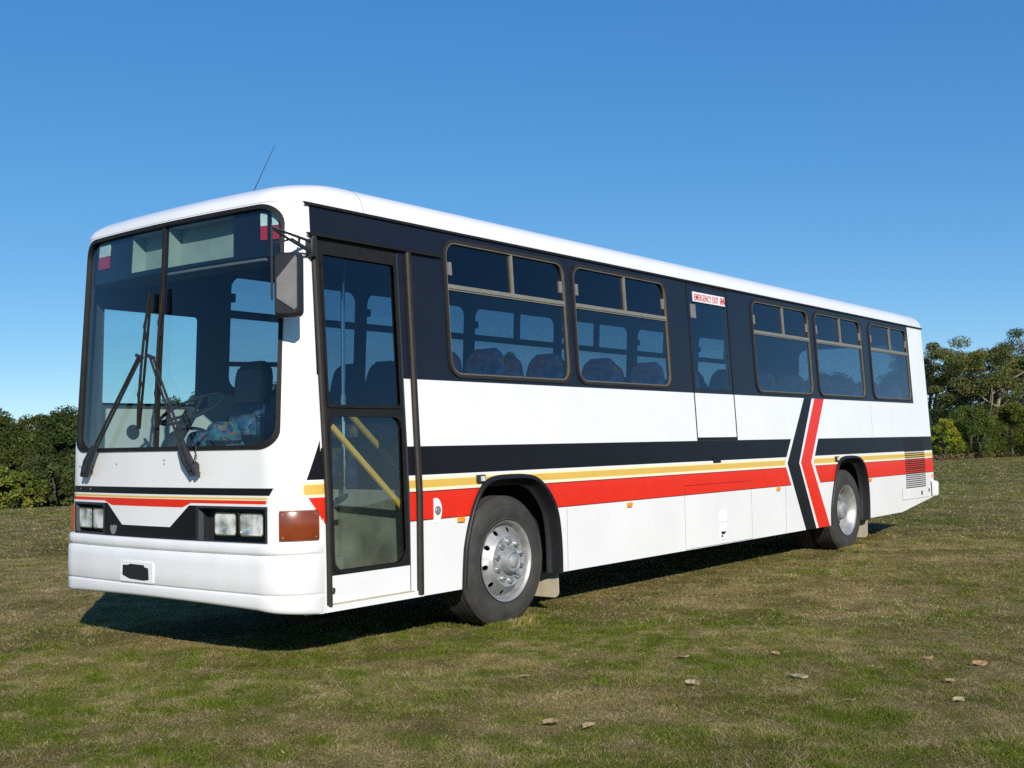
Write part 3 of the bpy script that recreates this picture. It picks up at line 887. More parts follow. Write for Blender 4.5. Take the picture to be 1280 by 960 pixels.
# ------------------------------------------------------------------ wipers
def wiper(base, mid, top, bot, par):
    mb = MB()
    b0 = Vector(Mfr(base[0], base[1], 0.02)); b1 = Vector(Mfr(base[0], base[1], 0.075))
    mb.tube([b0, b1], [0.035, 0.03], 10)
    w = mb.build('wiper', M['plastic'], par)
    # gearbox cover leaning along the arm
    mb = MB()
    d0 = (base[0] - (mid[0] - base[0]) * 0.05, base[1] - 0.05); d1 = (lerp(base[0], mid[0], .2), lerp(base[1], mid[1], .2))
    for ds, r in ((-0.02, 0.024), (0.03, 0.022)):
        mb.tube([Mfr(d0[0] + ds, d0[1], 0.045), Mfr(lerp(d0[0], d1[0], .5) + ds, lerp(d0[1], d1[1], .5), 0.06), Mfr(d1[0] + ds * .8, d1[1], 0.055)], [r * .9, r, r * .7], 8)
    mb.build('arm_root', M['plastic'], w)
    for ds in (-0.024, 0.024):
        mb = MB()
        mb.tube([Mfr(lerp(base[0], mid[0], t) + ds * (1 - .25 * t), lerp(base[1], mid[1], t), 0.05 - 0.018 * t) for t in np.linspace(0.12, 1, 7)], 0.0095, 6)
        mb.build('arm', M['plastic'], w)
    mb = MB(); mb.tube([Mfr(mid[0] - .03, mid[1] - .01, 0.03), Mfr(mid[0] + .04, mid[1] + .012, 0.035)], 0.013, 7)
    mb.build('pivot', M['plastic'], w)
    mb = MB()
    zz = np.linspace(bot[1], top[1], 9)
    ssn = [lerp(bot[0], top[0], (z - bot[1]) / (top[1] - bot[1])) for z in zz]
    mb.tube([Mfr(s, z, 0.024 + 0.012 * math.sin(math.pi * i / 8)) for i, (s, z) in enumerate(zip(ssn, zz))], [0.005] + [0.0095] * 7 + [0.005], 6)
    mb.loft([[Mfr(s, z, o) for s, z in zip(ssn, zz)] for o in (-0.004, 0.018)], closed=False)
    for q in (0.25, 0.75):
        z = lerp(bot[1], top[1], q); s = lerp(bot[0], top[0], q)
        mb.tube([Mfr(s, z - .09, 0.02), Mfr(s, z, 0.04), Mfr(s, z + .09, 0.02)], 0.009, 6)
    mb.build('blade', M['rubber'], w)
wiper((0.80, 1.235), (0.182, 1.99), (0.115, 2.42), (0.185, 1.50), bus)
wiper((-0.452, 1.245), (0.040, 1.98), (-0.042, 2.44), (-0.030, 1.50), bus)
mb = MB(); mb.tube([Mfr(-0.47, 1.26, 0.06), Mfr(-0.53, 1.31, 0.09), Mfr(-0.52, 1.37, 0.07), Mfr(-0.47, 1.42, 0.06)], 0.004, 5)
mb.build('washer_hose', M['plastic'], bus)

# ------------------------------------------------------------------ mirror
mir = empty('mirror', (0, 0, 0), bus)
Cm = Vector((0.0, -0.085, 2.335))
def Mm(a, b, o=0.0):   # a to the right as seen from the front/near side, b up, o towards the viewer
    ax = Vector((0.42, -0.90, 0)).normalized(); n = Vector((-0.90, -0.42, 0)).normalized()
    return tuple(Cm + ax * (a * 0.86) + Vector((0, 0, b)) + n * (o * 0.85))
o1 = rrect(-0.100, 0.088, -0.195, 0.185, 0.035, 5)
o2 = rrect(-0.105, 0.093, -0.200, 0.190, 0.038, 5)
o3 = [(lerp(a, 0.0, .12), lerp(b, 0, .08)) for a, b in o1]
mb = MB(); mb.loft([[Mm(a, b, -0.055) for a, b in o1], [Mm(a, b, -0.045) for a, b in o2], [Mm(a, b, 0.0) for a, b in o2], [Mm(a, b, 0.030) for a, b in o3]])
mb.f.append(tuple(range(len(o1)))); mb.mi.append(0); k = len(o1)
mb.f.append(tuple(range(3 * k, 4 * k))); mb.mi.append(0)
mb.build('mirror_housing', M['plastic'], mir)
face = [(-0.075, 0.03), (-0.075, -0.09), (0.058, -0.165), (0.076, -0.15), (0.076, 0.15), (0.066, 0.165)]
mb = MB(); mb.loft([[Mm(a, b, 0.028) for a, b in face], [Mm(lerp(a, 0.02, .03), lerp(b, 0, .03), 0.040) for a, b in face]])
mb.f.append(tuple(range(6, 12))); mb.mi.append(0)
mb.build('housing_back', M['greyplastic'], mir)
mb = MB(); mb.slab(Mm, rrect(-0.093, 0.080, -0.185, 0.175, 0.03, 5), -0.058, -0.062); mb.build('mirror_glass', M['chrome'], mir)
mb = MB()
rod = Vector(Mm(-0.10, 0.0, 0.055))
mb.tube([rod + Vector((0, 0, -0.10)), rod + Vector((0, 0, 0.345))], 0.007, 8)
A = Vector((0.312, 0.055, 2.645)); B = Vector((0.312, 0.055, 2.575))
tp = rod + Vector((0, 0, 0.335)); md = rod + Vector((0, 0, 0.235))
mb.tube([tp, lerp(tp, A, .35) + Vector((0, -.03, -.01)), A], 0.0085, 7)
mb.tube([tp, lerp(tp, B, .4) + Vector((0, -.03, -.02)), B], 0.0085, 7)
mb.tube([lerp(tp, A, .68), lerp(tp, B, .68)], 0.008, 6)
mb.tube([md, lerp(md, B, .5) + Vector((0, 0, .06)), B + Vector((0, 0, 0.01))], 0.007, 6)
mb.build('mirror_bracket', M['plastic'], mir)
mb = MB(); mb.box(0.296, 0.335, 0.035, 0.10, 2.55, 2.665); bevel(mb.build('bracket_mount', M['plastic'], mir), 0.006)

# ------------------------------------------------------------------ passenger door
door = empty('passenger_door', (0, 0, 0), bus)
DX0, DX1, DZ0, DZ1 = DOOR
gl_up = rrect(0.428, 1.085, 1.625, 2.585, 0.012, 4)
gl_lo = rrect(0.432, 1.082, 0.582, 1.548, 0.075, 6)
panel('door_frame', rect(DX0 + .004, DX1 - .004, 0.556, DZ1 - .004), [gl_up, gl_lo], [], [M['rubber'], M['rubber']], Mn, o=-0.006, grid=(0.3, 0.2), parent=door, solid=0.035)
mb = MB(); mb.annulus(Mn, rrect(0.412, 1.101, 1.605, 2.60, 0.02, 4), gl_up, 0.004, -0.02); mb.build('window_seal', M['rubber'], door)
mb = MB(); mb.annulus(Mn, rrect(0.412, 1.101, 0.560, 1.567, 0.085, 6), gl_lo, 0.004, -0.02); mb.build('window_seal', M['rubber'], door)
mb = MB(); mb.slab(Mn, gl_up, -0.016, -0.018); mb.build('window_pane', M['doorupglass'], door, smooth=False)
mb = MB(); mb.slab(Mn, gl_lo, -0.016, -0.018); mb.build('window_pane', M['doorglass'], door, smooth=False)
panel('door_panel', rect(0.385, DX1 - .004, DZ0 + .006, 0.553), [], [], [M['white'], M['white']], Mn, o=-0.004, grid=(0.3, 0.2), parent=door, solid=0.03)
mb = MB(); mb.tube([Mn(0.412, 0.465, -0.002), Mn(0.412, 0.465, 0.012)], [0.019, 0.014], 12); dl = mb.build('door_lock', M['badge'], door)
mb = MB(); mb.box(0.405, 0.419, -0.0145, -0.006, 0.449, 0.481); mb.build('key_slot', M['dark'], dl)
# front post, header rail, mid rail, rear post
def post(name, x0t, x1t, x0b, x1b, z0, z1, o, m, n=8):
    mb = MB(); L = []
    for z in np.linspace(z0, z1, n):
        t = (z - z0) / (z1 - z0); a = lerp(x0b, x0t, t); b = lerp(x1b, x1t, t)
        L.append([Mn(a, z, -0.01), Mn(a, z, o * .6), Mn(lerp(a, b, .25), z, o), Mn(lerp(a, b, .75), z, o), Mn(b, z, o * .6), Mn(b, z, -0.01)])
    mb.loft(L, closed=False); mb.add(L[0], [tuple(range(6))]); mb.add(L[-1], [tuple(range(6))])
    return mb.build(name, m, bus)
post('door_post', 0.334, 0.378, 0.364, 0.396, 0.372, 2.70, 0.026, M['brownrubber'])
post('door_post', 1.196, 1.243, 1.182, 1.234, 0.352, 2.69, 0.030, M['brownrubber'])
mb = MB(); mb.loft([[Mn(x, z, o) for z, o in ((2.690, 0.0), (2.692, 0.028), (2.708, 0.030), (2.712, 0.0))] for x in np.linspace(0.30, 1.56, 6)], closed=False)
mb.build('door_header_trim', M['rubber'], bus)
mb = MB(); mb.box(0.345, 1.24, -0.012, 0.40, 0.335, 0.376); mb.build('door_sill', M['white'], bus, smooth=False)
mb = MB(); mb.box(0.39, 1.15, -0.0145, 0.02, 0.3775, 0.383); mb.build('sill_strip', M['flap'], bus, smooth=False)
# step well, rails and pole seen through the door
mb = MB(); mb.box(0.36, 1.22, 0.045, 0.80, 0.40, 0.47); mb.box(0.36, 1.0, 0.52, 0.78, 0.47, 0.60); mb.box(0.36, 1.22, 0.78, 0.82, 0.41, 1.05)
mb.box(1.20, 1.23, 0.05, 0.8, 0.41, 1.05); mb.box(0.345, 0.36, 0.06, 0.8, 0.40, 1.3)
mb.build('step_well', M['metalwell'], bus, smooth=False)
mb = MB(); mb.box(0.37, 1.19, 0.765, 0.778, 0.80, 0.835); mb.build('well_strip', M['plastic'], bus, smooth=False)  # dark strip across the back wall of the well
mb = MB(); mb.tube([(1.09, 0.60, 1.065), (1.10, 0.60, 2.86)], 0.016, 10); mb.tube([(1.09, .6, 1.06), (1.09, .6, 1.075)], 0.045, 12); mb.tube([(1.09, .6, 1.2), (1.09, .6, 1.26)], 0.024, 10); mb.tube([(1.095, .6, 1.62), (1.095, .6, 1.72)], 0.026, 10)
mb.build('grab_pole', M['chrome'], bus)
mb = MB(); mb.tube([(0.486, 0.075, 1.487), (1.12, 0.075, 0.945), (1.15, 0.09, 0.905)], 0.021, 8); mb.build('handrail', M['railyellow'], door)
mb = MB(); mb.tube([(1.28, 0.74, 1.60), (1.58, 0.74, 1.355)], 0.024, 8); mb.build('handrail', M['railyellow'], bus)
mb = MB(); mb.tube([(1.62, 0.74, 1.325), (1.77, 0.74, 1.205)], 0.024, 8); mb.build('handrail', M['railyellow'], bus)
mb = MB(); mb.tube([(1.15, 0.78, 1.71), (1.85, 0.78, 1.14)], 0.012, 8); mb.build('rail_tube', M['plastic'], bus)

# ------------------------------------------------------------------ side windows
def window(x0, x1, z0, z1, Mp, glassm, vent):
    n = 7
    out = rrect(x0, x1, z0, z1, 0.125, n); mid = rrect(x0 + .024, x1 - .024, z0 + .024, z1 - .024, 0.105, n)
    inn = rrect(x0 + .034, x1 - .034, z0 + .034, z1 - .034, 0.097, n)
    w = MB().annulus(Mp, out, mid, 0.012, -0.02).build('window', M['brownrubber'], bus)
    MB().annulus(Mp, mid, inn, 0.009, -0.02, oi=-0.010).build('frame', M['alu'], w)
    mb = MB(); zt_ = z0 + 0.655; xm = x0 + (x1 - x0) * 0.53
    mb.slab(Mp, rect(x0 + .035, x1 - .035, zt_ - .022, zt_ + .022), 0.008, -0.03)
    mb.slab(Mp, rect(x0 + .045, x1 - .045, zt_ - .010, zt_ + .002), 0.016, 0.0)
    mb.build('transom', M['alulight'], w, smooth=False)
    mb = MB(); mb.slab(Mp, rect(xm - .010, xm + .010, zt_ + .022, z1 - .036), 0.008, -0.03); mb.build('mullion', M['alulight'], w, smooth=False)
    lo_ = [(a, b) for a, b in inn if b < zt_]
    lo_ = [p for p in inn if p[1] < zt_]
    hi_ = [p for p in inn if p[1] > zt_]
    a, b = x0 + .036, x1 - .036
    k = n
    plo = inn[:n] + [(b, zt_), (a, zt_)] + inn[3 * n:]
    phi = [(b, zt_)] + inn[n:2 * n] + inn[2 * n:3 * n] + [(a, zt_)]
    mb = MB(); mb.slab(Mp, plo, -0.006, -0.008); mb.build('pane', glassm, w, smooth=False)
    mb = MB(); mb.slab(Mp, phi, -0.012, -0.014); mb.build('vent_pane', vent, w, smooth=False)
    for x in (x0 + .055, x1 - .085):
        mb = MB(); mb.slab(Mp, rect(x, x + .035, zt_ + .09, zt_ + .185), 0.004, -0.03); mb.build('latch', M['greyplastic'], w, smooth=False)
for a, b in WIN:
    window(a, b, WZ[0], WZ[1], Mn, M['sideglass'], M['ventglass'])
def farwindow(x0, x1, z0, z1):
    n = 7
    out = rrect(x0 - .02, x1 + .02, z0 - .02, z1 + .02, 0.13, n); inn = rrect(x0 + .025, x1 - .025, z0 + .025, z1 - .025, 0.10, n)
    w = MB().annulus(Mf, out, inn, 0.012, -0.03).build('window', M['rubber'], bus)
    mb = MB(); zt_ = z0 + 0.645; xm = (x0 + x1) / 2
    mb.slab(Mf, rect(x0 + .02, x1 - .02, zt_ - .03, zt_ + .03), 0.010, -0.045)
    mb.slab(Mf, rect(xm - .025, xm + .025, zt_ + .03, z1 - .02), 0.010, -0.045)
    mb.slab(Mf, rect(x0 + .02, x0 + .06, zt_ + .10, zt_ + .17), 0.0, -0.045)
    mb.build('transom', M['rubber'], w, smooth=False)
    mb = MB(); mb.slab(Mf, inn, -0.012, -0.014); mb.build('pane', M['sideglass'], w, smooth=False)
for a, b in FW: farwindow(a, b, WZ[0], WZ[1] - .03)
mb = MB(); mb.annulus(Mf, rrect(DW[0] - .02, DW[1] + .02, DW[2] - .02, DW[3] + .02, 0.05), rrect(DW[0] + .02, DW[1] - .02, DW[2] + .02, DW[3] - .02, 0.03), 0.012, -0.04)
dwin = mb.build('driver_window', M['rubber'], bus)
mb = MB(); mb.slab(Mf, rrect(DW[0] + .005, DW[1] - .005, DW[2] + .005, DW[3] - .005, 0.03), -0.012, -0.014); mb.build('pane', M['clearglass'], dwin, smooth=False)

# ------------------------------------------------------------------ emergency sign
mb = MB(); mb.slab(Mn, rect(5.275, 5.935, 2.708, 2.803), 0.007, 0.0)
sign = mb.build('emergency_exit_sign', M['signwhite'], bus, smooth=False)
cu = bpy.data.curves.new('lettering', 'FONT'); cu.body = 'EMERGENCY EXIT'; cu.size = 0.092; cu.align_x = 'LEFT'; cu.extrude = 0.0008; cu.offset = 0.0006
cu.materials.append(M['signred'])
tx = bpy.data.objects.new('lettering', cu); COL.objects.link(tx); tx.parent = sign
tx.location = (5.292, ys(2.722) - 0.0085, 2.722)
tx.rotation_euler = (math.radians(90) - math.atan(T), 0, 0)
bpy.context.view_layer.update()
me_ = bpy.data.meshes.new_from_object(tx.evaluated_get(bpy.context.evaluated_depsgraph_get()))
kx = 0.50 / max(tx.dimensions.x, 1e-3); tm_ = tx.matrix_basis.copy()
bpy.data.objects.remove(tx)
tx = bpy.data.objects.new('lettering', me_); COL.objects.link(tx); tx.parent = sign
tx.matrix_basis = tm_; tx.scale = (kx, 1.0, 1.0)
mb = MB()
for x0, sg in ((5.86, 1), (5.908, -1)):   # running figures
    def g(a, b): return (x0 + sg * a, 2.717 + b)
    for pl in ([(-.012, .058), (.012, .058), (.012, .076), (-.012, .076)], [(-.02, .03), (.012, .028), (.018, .055), (-.014, .056)], [(-.02, .03), (-.004, .03), (-.018, .002), (-.032, .004)], [(-.004, .03), (.012, .028), (.026, .010), (.014, .004)], [(.014, .05), (.03, .035), (.026, .028), (.012, .04)]):
        q = [g(*p) for p in pl]
        mb.slab(Mn, q if sg > 0 else q[::-1], 0.0095, 0.006)
mb.build('running_figures', M['signred'], sign, smooth=False)
# panel latch on emergency door glass
mb = MB(); mb.slab(Mn, rect(5.225, 5.33, 2.545, 2.68), -0.004, -0.01); mb.build('notice', M['greyplastic'], edoor, smooth=False)

# ------------------------------------------------------------------ wheel arches, wheels, flaps
def arch(A, Mp, cx_, sgn):
    """black moulded trim round the opening and a dark liner behind it"""
    c = (cx_, 0.45)
    def off(p, d):
        v = Vector((p[0] - c[0], p[1] - c[1])); l = v.length
        return (p[0] + v.x / l * d, max(p[1] + v.y / l * d * (1 if p[1] > 0.4 else 0), 0.30))
    pts = [(A[0][0], 0.33)] + [p for p in A if p[1] > 0.34] + [(A[-1][0], 0.33)]
    # smooth polyline
    sm = []
    for i in range(len(pts) - 1):
        for k in range(4):
            t = k / 4
            p0 = pts[max(i - 1, 0)]; p1 = pts[i]; p2 = pts[i + 1]; p3 = pts[min(i + 2, len(pts) - 1)]
            sm.append(tuple(0.5 * (2 * p1[j] + (p2[j] - p0[j]) * t + (2 * p0[j] - 5 * p1[j] + 4 * p2[j] - p3[j]) * t * t + (-p0[j] + 3 * p1[j] - 3 * p2[j] + p3[j]) * t ** 3) for j in (0, 1)))
    sm.append(pts[-1])
    L = []
    for d, o in ((0.012, 0.0), (0.010, 0.018), (0.0, 0.026), (-0.020, 0.022), (-0.028, 0.004), (-0.034, -0.05), (-0.05, -0.075), (-0.075, -0.085)):
        L.append([Mp(*off(p, d), o) for p in sm])
    mb = MB(); mb.loft(L, closed=False); tr = mb.build('wheel_arch', M['archblack'], bus, angle=50)
    L = [[Mp(*off(p, -0.005), o) for p in sm] for o in (0.0, -0.30, -0.72)]
    mb = MB(); mb.loft(L, closed=False); k = len(sm)
    mb.f.append(tuple(range(2 * k, 3 * k))); mb.mi.append(0)
    mb.build('arch_liner', M['under'], tr)
for A, cx_ in ((ARCH1, 2.25), (ARCH2, 8.88)):
    arch(A, Mn, cx_, 1); arch(A, Mf, cx_, -1)

RW = 0.487
def wheel(cx_, y0, sgn, front, name='wheel'):
    """y0: outer sidewall plane; sgn +1 near side (inward is +y)"""
    C_ = (cx_, y0, RW - 0.008)
    wroot = empty(name, (0, 0, 0), bus)
    mb = MB()
    prof = [(0.292, 0.045), (0.300, 0.020), (0.312, 0.012), (0.322, 0.014), (0.345, 0.004), (0.385, 0.0), (0.415, 0.003), (0.420, 0.006), (0.425, 0.004), (0.450, 0.010), (0.468, 0.022), (0.480, 0.040)]
    y = 0.048
    for g_ in range(5):
        prof += [(RW, y), (RW, y + .030), (RW - .013, y + .032), (RW - .013, y + .040)]; y += 0.042
    prof += [(RW, y), (RW, y + .01), (0.470, 0.268), (0.44, 0.28), (0.35, 0.28), (0.29, 0.25)]
    mb.lathe_y(prof, C_, 72, 0, sgn)
    if not front:
        mb.lathe_y([(r, yy + 0.31) for r, yy in prof], C_, 72, 0, sgn)
    mb.build('tyre', M['tyre'], wroot, angle=30)
    def polar(profile):
        rs = [p[0] for p in profile]; yy = [p[1] for p in profile]
        def f(a, b, o=0.0):
            r = math.hypot(a, b)
            return (C_[0] + a, C_[1] + sgn * (float(np.interp(r, rs, yy)) - o), C_[2] + b)
        return f
    def circ(r, n=48, ax=0, az=0): return [(ax + r * math.cos(2 * math.pi * k / n), az + r * math.sin(2 * math.pi * k / n)) for k in range(n)]
    if front:
        pr = [(0.0, -0.005), (0.115, -0.005), (0.120, 0.0), (0.168, -0.004), (0.188, -0.012), (0.198, -0.006), (0.205, 0.006), (0.250, 0.042), (0.262, 0.062), (0.272, 0.062), (0.280, 0.030), (0.290, 0.010), (0.302, 0.004)]
        holes = [circ(0.019, 12, 0.233 * math.cos(a), 0.233 * math.sin(a)) for a in np.radians(np.arange(10) * 36 + 8)]
    else:
        pr = [(0.0, 0.17), (0.15, 0.17), (0.19, 0.165), (0.205, 0.15), (0.225, 0.14), (0.236, 0.11), (0.243, 0.07), (0.262, 0.05), (0.272, 0.03), (0.288, 0.010), (0.302, 0.004)]
        holes = []
    pts = [p for rr in (0.05, 0.1, 0.118, 0.122, 0.168, 0.188, 0.198, 0.205, 0.225, 0.236, 0.243, 0.25, 0.262, 0.272, 0.28, 0.288, 0.29) for p in circ(rr)]
    f_ = polar(pr)
    # use panel with explicit rings given as zero-priority regions
    rim = panel('rim', circ(0.302, 64), holes, [(circ(rr), 0) for rr in (0.05, 0.1, 0.118, 0.122, 0.168, 0.188, 0.198, 0.205, 0.2575, 0.262, 0.272, 0.28, 0.29)] if front else [(circ(rr), 0) for rr in (0.05, 0.15, 0.19, 0.205, 0.225, 0.236, 0.243, 0.262, 0.272, 0.288)], [M['rim'], M['rim']], f_, parent=wroot, flip=(sgn < 0), solid=0.006)
    mb = MB(); mb.lathe_y([(0.0, 0.15), (0.285, 0.15)], C_, 32, 0, sgn); mb.lathe_y([(0.285, 0.08), (0.29, 0.24)], C_, 32, 0, sgn); mb.build('brake_drum', M['dark'], wroot)
    hp = [(0.096, 0.0), (0.094, -0.035), (0.080, -0.062), (0.070, -0.066), (0.060, -0.060), (0.052, -0.058), (0.046, -0.070), (0.028, -0.078), (0.001, -0.079)] if front else \
         [(0.13, 0.17), (0.12, 0.10), (0.105, 0.05), (0.085, 0.035), (0.06, 0.03), (0.001, 0.03)]
    mb = MB(); mb.lathe_y([(r, y_) for r, y_ in hp], C_, 32, 0, sgn); mb.build('hub', M['rim'], wroot)
    for k in range(10):
        a = math.radians(36 * k + 20); rr = 0.145 if front else 0.165
        p = Vector((C_[0] + rr * math.cos(a), C_[1], C_[2] + rr * math.sin(a)))
        b0 = 0.0 if front else 0.165
        mb = MB(); mb.tube([p + Vector((0, sgn * (b0 + .005), 0)), p + Vector((0, sgn * (b0 - .030), 0)), p + Vector((0, sgn * (b0 - .042), 0)), p + Vector((0, sgn * (b0 - .046), 0))], [0.018, 0.017, 0.013, 0.004], 10)
        mb.build('wheel_nut', M['nut'], wroot)
wheel(2.231, 0.045, 1, True); wheel(2.231, W - 0.045, -1, True)
wheel(8.88, 0.04, 1, False); wheel(8.88, W - 0.04, -1, False)

def flap(x, y0, y1, z0, z1):
    mb = MB(); n = 8
    L = []
    for x_ in (x, x + 0.010):
        p = rrect(y0, y1, z0, z1, 0.045, 5)
        L.append([(x_ + 0.03 * (z1 - b) + 0.012 * math.sin(a * 14), a, b) for a, b in p])
    mb.loft(L); k = len(L[0]); mb.f.append(tuple(range(k))); mb.f.append(tuple(range(k, 2 * k))); mb.mi += [0, 0]
    return mb.build('mud_flap', M['flap'], bus)
flap(2.88, 0.06, 0.50, 0.125, 0.42); flap(2.88, 2.0, 2.44, 0.125, 0.42)
flap(9.52, 0.05, 0.62, 0.10, 0.42); flap(9.52, 1.88, 2.45, 0.10, 0.42)

# ------------------------------------------------------------------ side details
def small(name, r_, m, o=0.014):
    mb = MB(); mb.slab(Mn, r_, o, 0.0); return bevel(mb.build(name, m, bus, smooth=False), 0.003)
for x, z in ((1.640, 0.828), (3.877, 0.812), (6.857, 0.822), (9.53, 0.82)):
    small('side_marker', rect(x - .035, x + .035, z - .018, z + .018), M['amber'], 0.020)
for x in (1.875, 8.50):
    sm_ = small('side_lamp', rect(x - .045, x + .04, 1.078, 1.135), M['plastic'], 0.024)
    mb = MB(); mb.slab(Mn, rect(x - .018, x + .025, 1.09, 1.125), 0.030, 0.02); mb.build('lens', M['whitelens'], sm_, smooth=False)
small('reflector', rect(11.90, 11.94, 0.775, 0.81), M['amber'])
small('latch_button', rect(11.46, 11.50, 0.545, 0.60), M['dark'], 0.008)
small('latch_button', rect(11.77, 11.80, 0.575, 0.62), M['dark'], 0.008)
small('end_outline_lamp', rect(11.98, 12.02, 1.045, 1.07), M['redlens'], 0.016)
# white D shaped flap with a lock
mb = MB(); dpts = [(1.36, 0.82)] + [(1.385 + 0.055 * math.cos(a), 0.905 + 0.085 * math.sin(a)) for a in np.linspace(-math.pi / 2, math.pi / 2, 12)] + [(1.36, 0.99)]
mb.slab(Mn, dpts, 0.006, 0.0); dd = mb.build('filler_flap', M['sidewhite'], bus, smooth=False)
mb = MB(); mb.tube([Mn(1.395, 0.905, 0.0), Mn(1.395, 0.905, 0.011)], 0.032, 14); mb.tube([Mn(1.395, 0.905, 0.0), Mn(1.395, 0.905, 0.015)], 0.018, 12); mb.build('lock', M['badge'], dd)
# faint panel joints
for r_ in (rect(2.95, 2.953, 0.345, 0.84), rect(7.05, 7.053, 0.345, 0.84), rect(9.75, 9.753, 1.36, 1.80)):
    mb = MB(); mb.slab(Mn, r_, 0.0012, -0.002); mb.build('panel_joint', M['greyplastic'], bus, smooth=False)
# engine grille: rows of dark raised plates, the shade inside slots put into their colour
for za, zb_ in ((0.655, 0.905), (0.925, 1.32)):
    mb = MB(); zz = za
    while zz < zb_:
        for i in range(22):
            x = 10.86 + i * 0.037
            mb.slab(Mn, rect(x, x + .026, zz, zz + .016), 0.0025, -0.004)
        zz += 0.0275
    mb.build('engine_grille', M['dark'], bus, smooth=False)
mb = MB(); mb.slab(Mn, rect(10.70, 11.80, 0.505, 0.509), 0.003, 0.0); mb.slab(Mn, rect(10.70, 10.704, 0.509, 0.66), 0.003, 0.0); mb.build('grille_panel_joint', M['greyplastic'], bus, smooth=False)
small('latch_plate', rect(5.44, 5.60, 1.13, 1.20), M['black'], 0.004)

# ------------------------------------------------------------------ underbody
mb = MB(); mb.box(0.55, 11.7, 0.80, 1.70, 0.45, 0.95); mb.box(3.0, 8.1, 0.10, 2.40, 0.40, 0.95); mb.box(9.65, 11.8, 0.10, 2.4, 0.55, 0.95)
mb.box(2.13, 2.33, 0.3, 2.2, 0.40, 0.55); mb.box(8.75, 9.0, 0.6, 1.9, 0.38, 0.62); mb.box(0.45, 1.58, 0.85, 2.40, 0.42, 0.95)
mb.build('chassis', M['under'], bus, smooth=False)

# ------------------------------------------------------------------ interior
mb = MB(); mb.box(1.23, 1.60, 0.06, 2.44, 0.955, 1.0); mb.box(1.60, 2.92, 0.75, 1.75, 0.955, 1.0); mb.box(2.92, 8.22, 0.06, 2.44, 0.955, 1.0); mb.box(8.22, 9.52, 0.75, 1.75, 0.955, 1.0); mb.box(9.52, 11.98, 0.06, 2.44, 0.955, 1.0); mb.box(0.40, 1.23, 0.82, 2.42, 0.955, 1.0)
mb.build('cabin_floor', M['floor'], bus, smooth=False)
mb = MB(); mb.box(0.55, 11.95, 0.15, 2.35, 2.885, 2.892)
mb.box(1.45, 11.9, 0.155, 0.30, 2.80, 2.88); mb.box(1.45, 11.9, 2.20, 2.345, 2.80, 2.88)
mb.build('cabin_ceiling', M['ceiling'], bus, smooth=False)
mb = MB(); mb.slab(Mf, rect(1.30, 11.9, 1.14, 1.80), -0.055, -0.065); mb.slab(Mf, rect(0.37, 1.30, 1.02, 1.675), -0.055, -0.065); mb.build('wall_trim', M['lininglight'], bus, smooth=False)
mb = MB(); mb.slab(Mn, rect(1.30, 5.1, 1.14, 1.80), -0.055, -0.065); mb.slab(Mn, rect(6.05, 11.9, 1.14, 1.80), -0.055, -0.065); mb.build('wall_trim', M['lininglight'], bus, smooth=False)
for x, z, r_ in ((0.60, 1.50, 0.055), (0.62, 1.30, 0.045)):
    mb = MB(); mb.tube([Mf(x, z, -0.064), Mf(x, z, -0.075)], r_, 16); mb.build('speaker', M['dark'], bus)
mb = MB()
mb.box(0.16, 0.50, 0.86, 2.36, 0.98, 1.345); mb.box(0.34, 0.62, 1.50, 2.25, 1.15, 1.37)
bevel(mb.build('dashboard', M['plastic'], bus, smooth=False), 0.03)
# steering wheel
mb = MB()
Rm = Matrix.Rotation(math.radians(-28), 3, 'Y')
sc_ = Vector((0.74, 1.86, 1.66))
mb.tube([tuple(sc_ + Rm @ Vector((0.25 * math.cos(a), 0.25 * math.sin(a), 0))) for a in np.linspace(0, 2 * math.pi, 33)], 0.012, 8, cap=False)
for a in (0.5, 2.6, 4.7): mb.tube([tuple(sc_ + Rm @ Vector((0.24 * math.cos(a), 0.24 * math.sin(a), 0))), tuple(sc_ + Rm @ Vector((0, 0, -0.04)))], 0.012, 6)
mb.tube([tuple(sc_ + Vector((0, 0, -.02))), (0.52, 1.86, 1.30)], [0.05, 0.045], 10)
mb.build('steering_wheel', M['dark'], bus)
# seats
def cushion(mb, x0, x1, y0, y1, z0, z1, lean=0.0, mi=0, shoulder=0.0):
    r = min(0.05, (x1 - x0) * .45); n = 6
    def sec(z, k):
        q = shoulder * max(0.0, (z - z0) / (z1 - z0) - .62) ** 1.6 / .38 ** 1.6 if shoulder else 0.0
        rr = rrect(x0 + k, x1 - k, y0 + k + q, y1 - k - q, max(r - k * .3, 0.01), n)
        return [(a + lean * (z - z0), b, z) for a, b in rr]
    h = z1 - z0; e = min(0.05, h * .3)
    L = [sec(z0, .03)] + [sec(z0 + e * .4, .006), sec(z0 + e, 0)] + ([sec(lerp(z0, z1, t), 0) for t in (.62, .74, .84)] if shoulder else []) + [sec(z1 - e * 1.4, 0), sec(z1 - e * .7, .010), sec(z1 - e * .25, .028), sec(z1, .06 if (x1 - x0) > .13 else .045)]
    mb.loft(L, mi); k = len(L[0]); o = len(mb.v)
    mb.f.append(tuple(range(o - k, o))); mb.mi.append(mi); nl = len(L); mb.f.append(tuple(range(o - nl * k, o - (nl - 1) * k))); mb.mi.append(mi)
proto = None
def seat_meshes():
    mb = MB(); cushion(mb, -0.42, 0.04, 0.02, 0.88, 0.42, 0.54); mb.box(-.3, 0.0, 0.15, 0.75, 0.0, 0.42)
    s = mb.build('passenger_seat', M['fabric'], None)
    kids = []
    for y in (0.02, 0.46):
        mb = MB(); cushion(mb, 0.0, 0.12, y + .01, y + .40, 0.50, 1.10, 0.14, 0, 0.06); kids.append(mb.build('backrest', M['fabric'], s))
    return s, kids
s0, k0 = seat_meshes()
first = True
